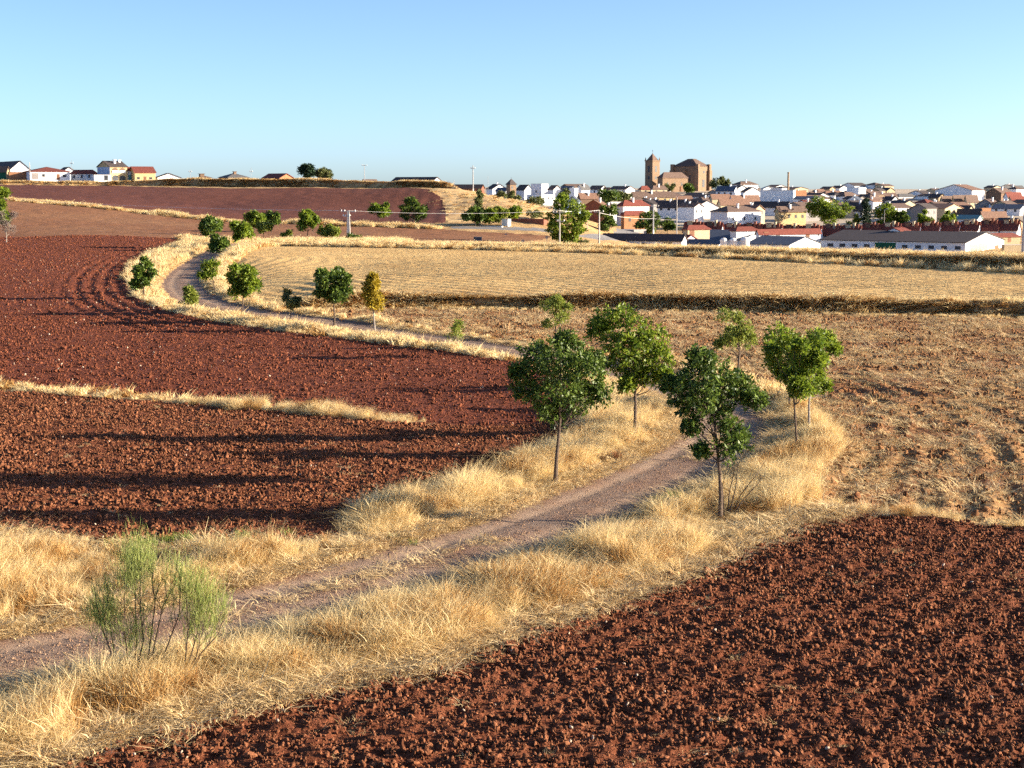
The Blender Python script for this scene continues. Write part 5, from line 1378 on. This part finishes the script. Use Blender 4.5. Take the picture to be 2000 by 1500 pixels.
def scatter_clods(name, poly, code, bands, m, label, seed):
    rg = np.random.default_rng(seed)
    X, Yy, S = [], [], []
    for ymin, ymax, dens, s0, s1 in bands:
        x, y = rand_in(poly, dens, rg, ymax, ymin)
        X.append(x); Yy.append(y); S.append(s0 + (s1 - s0) * rg.uniform(size=len(x)) ** 3.0)
    x = np.concatenate(X); y = np.concatenate(Yy); s = np.concatenate(S)
    z, r = ground_z(x, y)
    k = r == code
    x, y, z, s = x[k], y[k], z[k], s[k]
    n = len(x)
    s = s * (0.6 + 0.85 * fbm(x * 0.45, y * 0.45, 3, 700)) * (1 + 0.5 * (vnoise(x * 1.6, y * 1.6, 701) - 0.5))
    scl = s[:, None] * rg.uniform(0.6, 1.35, (n, 3))
    scatter(name, clods(m), np.stack([x, y, z + s * 0.18], 1), rg.uniform(0, 6.28, (n, 3)), scl, rg.integers(0, len(CLODS), n), label, 'soil')
    return n

NCL = [scatter_clods('soil_clods', polyF, 2, [(22, 90, 150, 0.018, 0.064), (22, 90, 5, 0.04, 0.085)], 'clod', 'loose red clods over the foreground field', 1),
       scatter_clods('soil_clods', polyG2, 3, [(30, 95, 75, 0.02, 0.08), (30, 95, 3, 0.05, 0.1)], 'clod', 'loose red clods over the field beside the track', 2),
       scatter_clods('soil_clods', polyG3, 4, [(60, 130, 16, 0.03, 0.10), (130, 330, 2.4, 0.05, 0.15)], 'clod_mid', 'loose red clods over the field in the bend', 3),
       scatter_clods('soil_clods', polyD, 5, [(40, 150, 9, 0.03, 0.13)], 'clod_straw', 'brown clods over the straw-strewn field', 4)]

# pale stones here and there in the red fields
def stones():
    rg = np.random.default_rng(77)
    X, Yy = [], []
    for poly, code, dens, ym in ((polyF, 2, 0.35, 90), (polyG2, 3, 0.25, 95), (polyG3, 4, 0.10, 240)):
        x, y = rand_in(poly, dens, rg, ym); z, r = ground_z(x, y); k = r == code
        X.append(np.stack([x[k], y[k], z[k] + 0.05], 1))
    P = np.concatenate(X); n = len(P)
    s = 0.015 + 0.03 * rg.uniform(size=n) ** 2
    s *= 1 + (P[:, 1] > 80) * 0.7
    scatter('field_stones', clods('stone_pale'), P, rg.uniform(0, 6.28, (n, 3)), np.repeat(s[:, None], 3, 1), rg.integers(0, 6, n), 'small pale stones scattered in the red soil', 'stones')
stones()

def gravel():
    rg = np.random.default_rng(88)
    R_ = np.array(ROAD); n = 45000
    i = rg.integers(0, len(R_) - 1, n); t = rg.uniform(0, 1, n)
    p = R_[i] * (1 - t[:, None]) + R_[i + 1] * t[:, None]
    dv = R_[i + 1] - R_[i]; dv /= np.linalg.norm(dv, axis=1)[:, None]
    o = rg.uniform(-ROAD_W, ROAD_W, n)
    keep = rg.uniform(size=n) < 0.35 + 0.65 * np.exp(-((np.abs(o) - 0.1) / 0.5) ** 2) + 0.5 * (np.abs(o) > 1.7)
    x = (p[:, 0] - dv[:, 1] * o)[keep]; y = (p[:, 1] + dv[:, 0] * o)[keep]
    k = (y > 24) & (y < 75) & (np.abs(x) < 0.42 * y); x, y = x[k], y[k]
    z, _ = ground_z(x, y); n = len(x); s = 0.008 + 0.02 * rg.uniform(size=n) ** 3
    scatter('road_gravel', clods('gravel'), np.stack([x, y, z + s * .3], 1), rg.uniform(0, 6.28, (n, 3)), np.repeat(s[:, None], 3, 1), rg.integers(0, 6, n), 'small stones and grit lying on the track', 'gravel')
gravel()

def tuft_mesh(i, n, h, spread, lean, width, droop=0.35, seg=3, heads=0.5):
    """a tuft of dry grass: thin bent blades, some with a feathery head"""
    rg = np.random.default_rng(300 + i)
    V_, F_, Tn = [], [], []
    for b in range(n):
        a = rg.uniform(0, 6.28); r = spread * math.sqrt(rg.uniform())
        base = np.array((r * math.cos(a), r * math.sin(a), -0.03))
        hh = h * (rg.uniform(0.45, 1.0) if rg.uniform() < 0.85 else rg.uniform(1.0, 1.3))
        out = np.array((math.cos(a), math.sin(a), 0)) * rg.uniform(0.0, 0.4) + np.array((rg.normal() * 0.28 - lean, rg.normal() * 0.28, 0))
        fa = rg.uniform(0, 3.14); side = np.array((math.cos(fa), math.sin(fa), 0)) * width * 0.5 * rg.uniform(0.7, 1.3)
        tint = rg.uniform(0, 1); head = rg.uniform() < heads
        st = len(V_)
        for k in range(seg + 1):
            t = k / seg
            c = base + np.array((0, 0, hh * t * (1 - droop * 0.25 * t))) + out * hh * (t ** 1.7) * (0.55 + droop * t)
            w = (1 - 0.75 * t) if not head else (0.55 if k < seg else 0.4)
            if head and k == seg - 1: w = 1.5
            V_ += [c - side * w, c + side * w]; Tn += [tint, tint]
        for k in range(seg):
            q = st + 2 * k; F_.append((q, q + 1, q + 3, q + 2))
    me = mesh_np('tuft', np.array(V_), np.array(F_))
    set_tint(me, Tn)
    return me

def lean_rot(th, ph):
    """Euler XYZ of a turn ph about z followed by a tilt th towards -x"""
    ct, st, c, s = np.cos(-th), np.sin(-th), np.cos(ph), np.sin(ph)
    m00, m10, m20 = ct * c, s, -st * c
    m21, m22 = st * s, ct
    return np.stack([np.arctan2(m21, m22), -np.arcsin(np.clip(m20, -1, 1)), np.arctan2(m10, m00)], 1)

TUFT = [(tuft_mesh(i, 125, 1.0, 0.28, 0.06 + 0.1 * (i % 3), 0.0078, droop=(0.3, 0.8, 0.45, 0.6, 1.0)[i]), M['grass']) for i in range(5)] + [(tuft_mesh(9, 90, 0.8, 0.26, 0.05, 0.010), M['grass_rust'])]
TUFT_FAR = [(tuft_mesh(20 + i, 46, 1.0, 0.42, 0.10, 0.035, seg=2), M['grass']) for i in range(4)] + [(tuft_mesh(29, 46, 0.85, 0.42, 0.05, 0.04, seg=2), M['grass_rust'])]
TUFT_LOW = [(tuft_mesh(40 + i, 40, 0.30, 0.30, 0.25, 0.012, droop=1.4), M['straw']) for i in range(4)]

FLAT = [g(*p) for p in [(-700, 960), (0, 1030), (230, 1056), (600, 1056), (700, 1035), (735, 1062), (560, 1080), (300, 1092), (120, 1085), (0, 1085), (-700, 1030)]]
FLAT2 = [g(*p) for p in [(1400, 1030), (1440, 1012), (1560, 1000), (1600, 1010), (1500, 1060), (1400, 1095), (1350, 1110)]]

CLEAR = g(1415, 1032)
EDGE = [g(*p) for p in ((1640, 998), (1800, 1008), (2000, 1028), (2700, 1098))]

def grass_band(name, variants, ymin, ymax, dens, h0, label, seed, fov=0.47, wide=1.0):
    rg = np.random.default_rng(seed)
    x1 = fov * ymax + 2
    n = int(2 * x1 * (ymax - ymin) * dens)
    x = rg.uniform(-x1, x1, n); y = rg.uniform(ymin, ymax, n)
    m = np.abs(x) < fov * y + 1.5
    x, y = x[m], y[m]
    r = classify(x, y)
    m = r == 0
    x, y = x[m], y[m]
    d2, _ = line_dist(x, y, BANK2, True)
    m = (d2 < 12) | (x < -20)
    m &= (y < 330)
    x, y = x[m], y[m]
    d, _ = line_dist(x, y, ROAD)
    e = d - ROAD_W
    patch = fbm(x * 0.55, y * 0.55, 3, 400)
    fine = fbm(x * 1.7, y * 1.7, 2, 410)
    h = h0 * (0.6 + 0.75 * sstep(0.25, 0.75, patch)) * (0.7 + 0.6 * fine)
    db, _ = line_dist(x, y, furF)
    h *= 0.45 + 0.55 * sstep(0.0, 1.0, db)
    h *= 0.22 + 0.78 * sstep(0.15, 1.5, e)
    ds, _ = line_dist(x, y, STRIP)
    instrip = ds < 2.0
    h = np.where(instrip, h * 0.65, h)
    flat = in_poly(x, y, FLAT) | in_poly(x, y, FLAT2)
    de, _ = line_dist(x, y, EDGE)
    h = np.where(de < 1.6, h * 0.5, h)
    dc = np.hypot(x - CLEAR[0], (y - CLEAR[1]) * 0.7)
    h = np.where(dc < 1.6, 0.10 + 0.1 * dc, h)
    h = np.where(flat, 0.16 + 0.12 * fine, h)
    b1, _ = line_dist(x, y, BANK1, True); b2, _ = line_dist(x, y, BANK2, True)
    h = np.where(np.abs(b1) < 3, np.where(b1 < 0.25, 0.26, 0.34 + 0.3 * patch), h)
    h = np.where((b2 > -1.5) & (b2 < 12) & (x > -45), np.where(b2 < 0.7, 0.30, 0.42 + 0.4 * patch), h)
    keep = rg.uniform(size=len(x)) < np.where(flat, 0.35, 0.35 + 0.65 * sstep(0.2, 0.5, patch)) * np.where(de < 1.6, 0.55, 1.0)
    x, y, h, b1k, b2k = x[keep], y[keep], h[keep], b1[keep], b2[keep]
    z, _ = ground_z(x, y)
    n = len(x)
    th = 0.10 + 0.55 * (fbm(x * 0.35, y * 0.35, 2, 420) - 0.35) + rg.normal(size=n) * 0.15 + 0.5 * sstep(0.6, 0.72, fbm(x * 0.7, y * 0.7, 3, 440))
    rot = lean_rot(th, rg.uniform(0, 6.28, n))
    w = wide * (0.7 + 0.5 * rg.uniform(size=n)) * np.clip(h / h0, 0.5, 1.1)
    scl = np.stack([w, w, h], 1)
    rust = ((b2k > -1.2) & (b2k < 1.3) & (x > -45)) | (np.abs(b1k) < 0.6) | (fbm(x * 0.8 + 90, y * 0.8, 3, 430) > 0.60) & (rg.uniform(size=n) < 0.7)  # bank faces take darker rust tufts, painting in their shaded band
    nv = len(variants) - 1
    vid = np.where(rust | (rg.uniform(size=n) < 0.05), nv, rg.integers(0, nv, n))
    scatter(name, variants, np.stack([x, y, z], 1), rot, scl, vid, label, 'grass')
    return n

NG = [grass_band('dry_grass', TUFT, 22, 75, 18, 0.68, 'tall dry golden grass along both sides of the track', 1),
      grass_band('dry_grass', TUFT_FAR, 75, 170, 6.5, 0.52, 'dry golden grass along the strip, the bend and the lower bank', 2),
      grass_band('dry_grass', TUFT_FAR, 170, 330, 3.2, 0.75, 'dry grass on the far banks and field edges', 3, wide=1.25)]

def far_tufts(name, line, n, spread, h0, variants, label, seed, off=0.0, rustp=0.3):
    rg = np.random.default_rng(seed)
    Lp = np.array(line); seg = np.hypot(*(Lp[1:] - Lp[:-1]).T); cum = np.concatenate([[0], np.cumsum(seg)])
    q = rg.uniform(0, cum[-1], n); i = np.clip(np.searchsorted(cum, q) - 1, 0, len(seg) - 1); t = (q - cum[i]) / seg[i]
    p = Lp[i] * (1 - t[:, None]) + Lp[i + 1] * t[:, None]
    dv = (Lp[i + 1] - Lp[i]) / seg[i][:, None]
    o = off + rg.normal(size=n) * spread
    x = p[:, 0] - dv[:, 1] * o; y = p[:, 1] + dv[:, 0] * o
    z = terrain(x, y)
    pt = fbm(x * 0.12, y * 0.12, 3, 600 + seed)
    h = h0 * (0.4 + 1.2 * sstep(0.3, 0.7, pt)) * rg.uniform(0.7, 1.2, n)
    keep = rg.uniform(size=n) < 0.25 + 0.75 * sstep(0.3, 0.55, pt)
    x, y, z, h = x[keep], y[keep], z[keep], h[keep]; n = len(x)
    w = 1.6 * rg.uniform(0.8, 1.5, n)
    nv = len(variants) - 1
    vid = np.where(rg.uniform(size=n) < rustp, nv, rg.integers(0, nv, n))
    scatter(name, variants, np.stack([x, y, z], 1), lean_rot(np.full(n, 0.1), rg.uniform(0, 6.28, n)), np.stack([w, w, h], 1), vid, label, 'grass')
far_tufts('dry_grass', BANK1[1:], 6500, 0.5, 0.42, TUFT_FAR, 'grass coloured darker for shade on the lower bank of the stubble field', 24, 0.1, 0.7)  # mostly rust tufts, so the face's shade is partly in their colour
far_tufts('dry_grass', BANK2[1:], 7000, 0.45, 0.45, TUFT_FAR, 'grass coloured darker for shade on the upper bank of the stubble field', 25, 0.9, 0.6)  # darker rust tufts add painted shade to the bank's dark band
far_tufts('dry_grass', CREST[2:], 2600, 0.8, 0.5, TUFT_FAR, 'scrub coloured dark for shade on the face of the bank along the brow', 26, 0.6, 0.95)  # nearly all rust tufts, colouring in the shade on this stretch of bank
far_tufts('dry_grass', CREST, 3000, 1.0, 0.55, TUFT_FAR, 'dry scrub along the brow of the hill', 21, 2.6, 0.5)
far_tufts('dry_grass', [hit(*p)[:2] for p in ((-200, 379), (0, 389), (200, 406), (420, 431), (560, 437), (700, 442), (860, 446))], 2600, 1.2, 0.9, TUFT_FAR, 'line of dry grass between the hill field and the brown field', 22, 0.0, 0.25)
far_tufts('dry_grass', [hit(*p)[:2] for p in ((880, 372), (930, 385), (990, 405), (1050, 420))], 350, 9.0, 0.35, TUFT_FAR, 'dry grass over the golden slope', 23, 0.0, 0.3)

def litter(name, polys, dens, label, seed, ymax, near_road=False, s0=0.8, s1=1.6):
    rg = np.random.default_rng(seed)
    P = []
    for poly, code in polys:
        x, y = rand_in(poly, dens, rg, ymax)
        z, r = ground_z(x, y); k = (r == code)
        dk = fbm(x * 0.3, y * 0.3, 3, 500)
        k &= rg.uniform(size=len(x)) < sstep(0.3, 0.62, dk) * 0.9 + 0.1
        P.append(np.stack([x[k], y[k], z[k] + 0.01], 1))
    if near_road:
        t = rg.uniform(0, 1, 9000)
        R_ = np.array(ROAD); i = rg.integers(0, len(R_) - 1, 9000)
        p = R_[i] * (1 - t[:, None]) + R_[i + 1] * t[:, None]
        dv = R_[i + 1] - R_[i]; dv /= np.linalg.norm(dv, axis=1)[:, None]
        off = np.where(rg.uniform(size=9000) < 0.55, 1, -1) * (ROAD_W + rg.normal(size=9000) * 0.22)
        x = p[:, 0] - dv[:, 1] * off; y = p[:, 1] + dv[:, 0] * off
        k = (y > 22) & (y < 120); x, y = x[k], y[k]
        z, _ = ground_z(x, y); P.append(np.stack([x, y, z + 0.01], 1))
    if near_road:      # straw blown over the edge of the foreground soil
        R_ = np.array(ROAD); nm_ = 800      # straw caught on the crown of the track
        i = rg.integers(0, len(R_) - 1, nm_); t = rg.uniform(0, 1, nm_)[:, None]
        p = R_[i] * (1 - t) + R_[i + 1] * t + rg.normal(size=(nm_, 2)) * 0.22
        k = (p[:, 1] > 24) & (p[:, 1] < 90) & (fbm(p[:, 0] * 0.35, p[:, 1] * 0.35, 2, 77) > 0.55); p = p[k]
        z, _ = ground_z(p[:, 0], p[:, 1]); P.append(np.stack([p[:, 0], p[:, 1], z + 0.005], 1))
        F_ = np.array(furF); ne = 2600
        i = rg.integers(0, len(F_) - 1, ne); t = rg.uniform(0, 1, ne)[:, None]
        p = F_[i] * (1 - t) + F_[i + 1] * t + rg.normal(size=(ne, 2)) * 0.45
        z, _ = ground_z(p[:, 0], p[:, 1]); P.append(np.stack([p[:, 0], p[:, 1], z + 0.03], 1))
    P = np.concatenate(P); n = len(P)
    s = rg.uniform(s0, s1, n)
    rot = np.stack([rg.normal(size=n) * 0.15, rg.normal(size=n) * 0.15, rg.uniform(0, 6.28, n)], 1)
    scatter(name, TUFT_LOW, P, rot, np.stack([s, s, s * rg.uniform(0.25, 0.6, n)], 1), rg.integers(0, 4, n), label, 'straw')
    return n
NL = [litter('straw_litter', [(FLAT, 0), (FLAT2, 0)], 14, 'flattened straw lying along the track edges and on bare ground', 5, 80, True),
      litter('straw_litter', [(polyF, 2), (polyG2, 3)], 0.35, 'stray bits of straw lying on the red ploughed soil', 8, 90, False, 0.35, 0.8),
      litter('straw_litter', [(polyD, 5)], 4.5, 'straw lying over the brown field', 6, 150, False, 0.8, 1.8)]
def weeds():
    rg = np.random.default_rng(31)
    P, S, I = [], [], []
    for px, py, r, n, kind, h in ((400, 1062, 1.3, 26, 0, 0.28), (330, 1060, 0.8, 10, 0, 0.25), (775, 1052, 0.3, 6, 0, 0.22), (1330, 985, 0.6, 14, 0, 0.3), (838, 1222, 0.22, 12, 1, 0.42), (1120, 1150, 0.5, 8, 0, 0.3),
                                  (250, 1395, 0.6, 10, 0, 0.25), (1500, 905, 0.5, 8, 0, 0.3), (1190, 900, 0.4, 6, 1, 0.4), (100, 1170, 0.5, 8, 1, 0.35), (470, 1330, 0.4, 8, 1, 0.4)):
        c = g(px, py); q = rg.normal(size=(n, 2)) * r * np.array((1, 0.6))
        x, y = c[0] + q[:, 0], c[1] + q[:, 1]; z, _ = ground_z(x, y)
        P.append(np.stack([x, y, z], 1)); S.append(h * rg.uniform(0.7, 1.3, n)); I += [kind] * n
    P = np.concatenate(P); S = np.concatenate(S); n = len(P)
    scatter('green_weeds', [(tuft_mesh(60, 60, 1.0, 0.6, 0.0, 0.03, droop=0.9, seg=2), M['grass_green']), (tuft_mesh(61, 60, 1.0, 0.4, 0.0, 0.03, droop=0.3, seg=2), M['weed_rust'])], P,
            lean_rot(rg.normal(size=n) * 0.15, rg.uniform(0, 6.28, n)), np.stack([S, S, S], 1), np.array(I), 'scattered green and rust-brown weeds in the dry verge', 'weeds')
weeds()
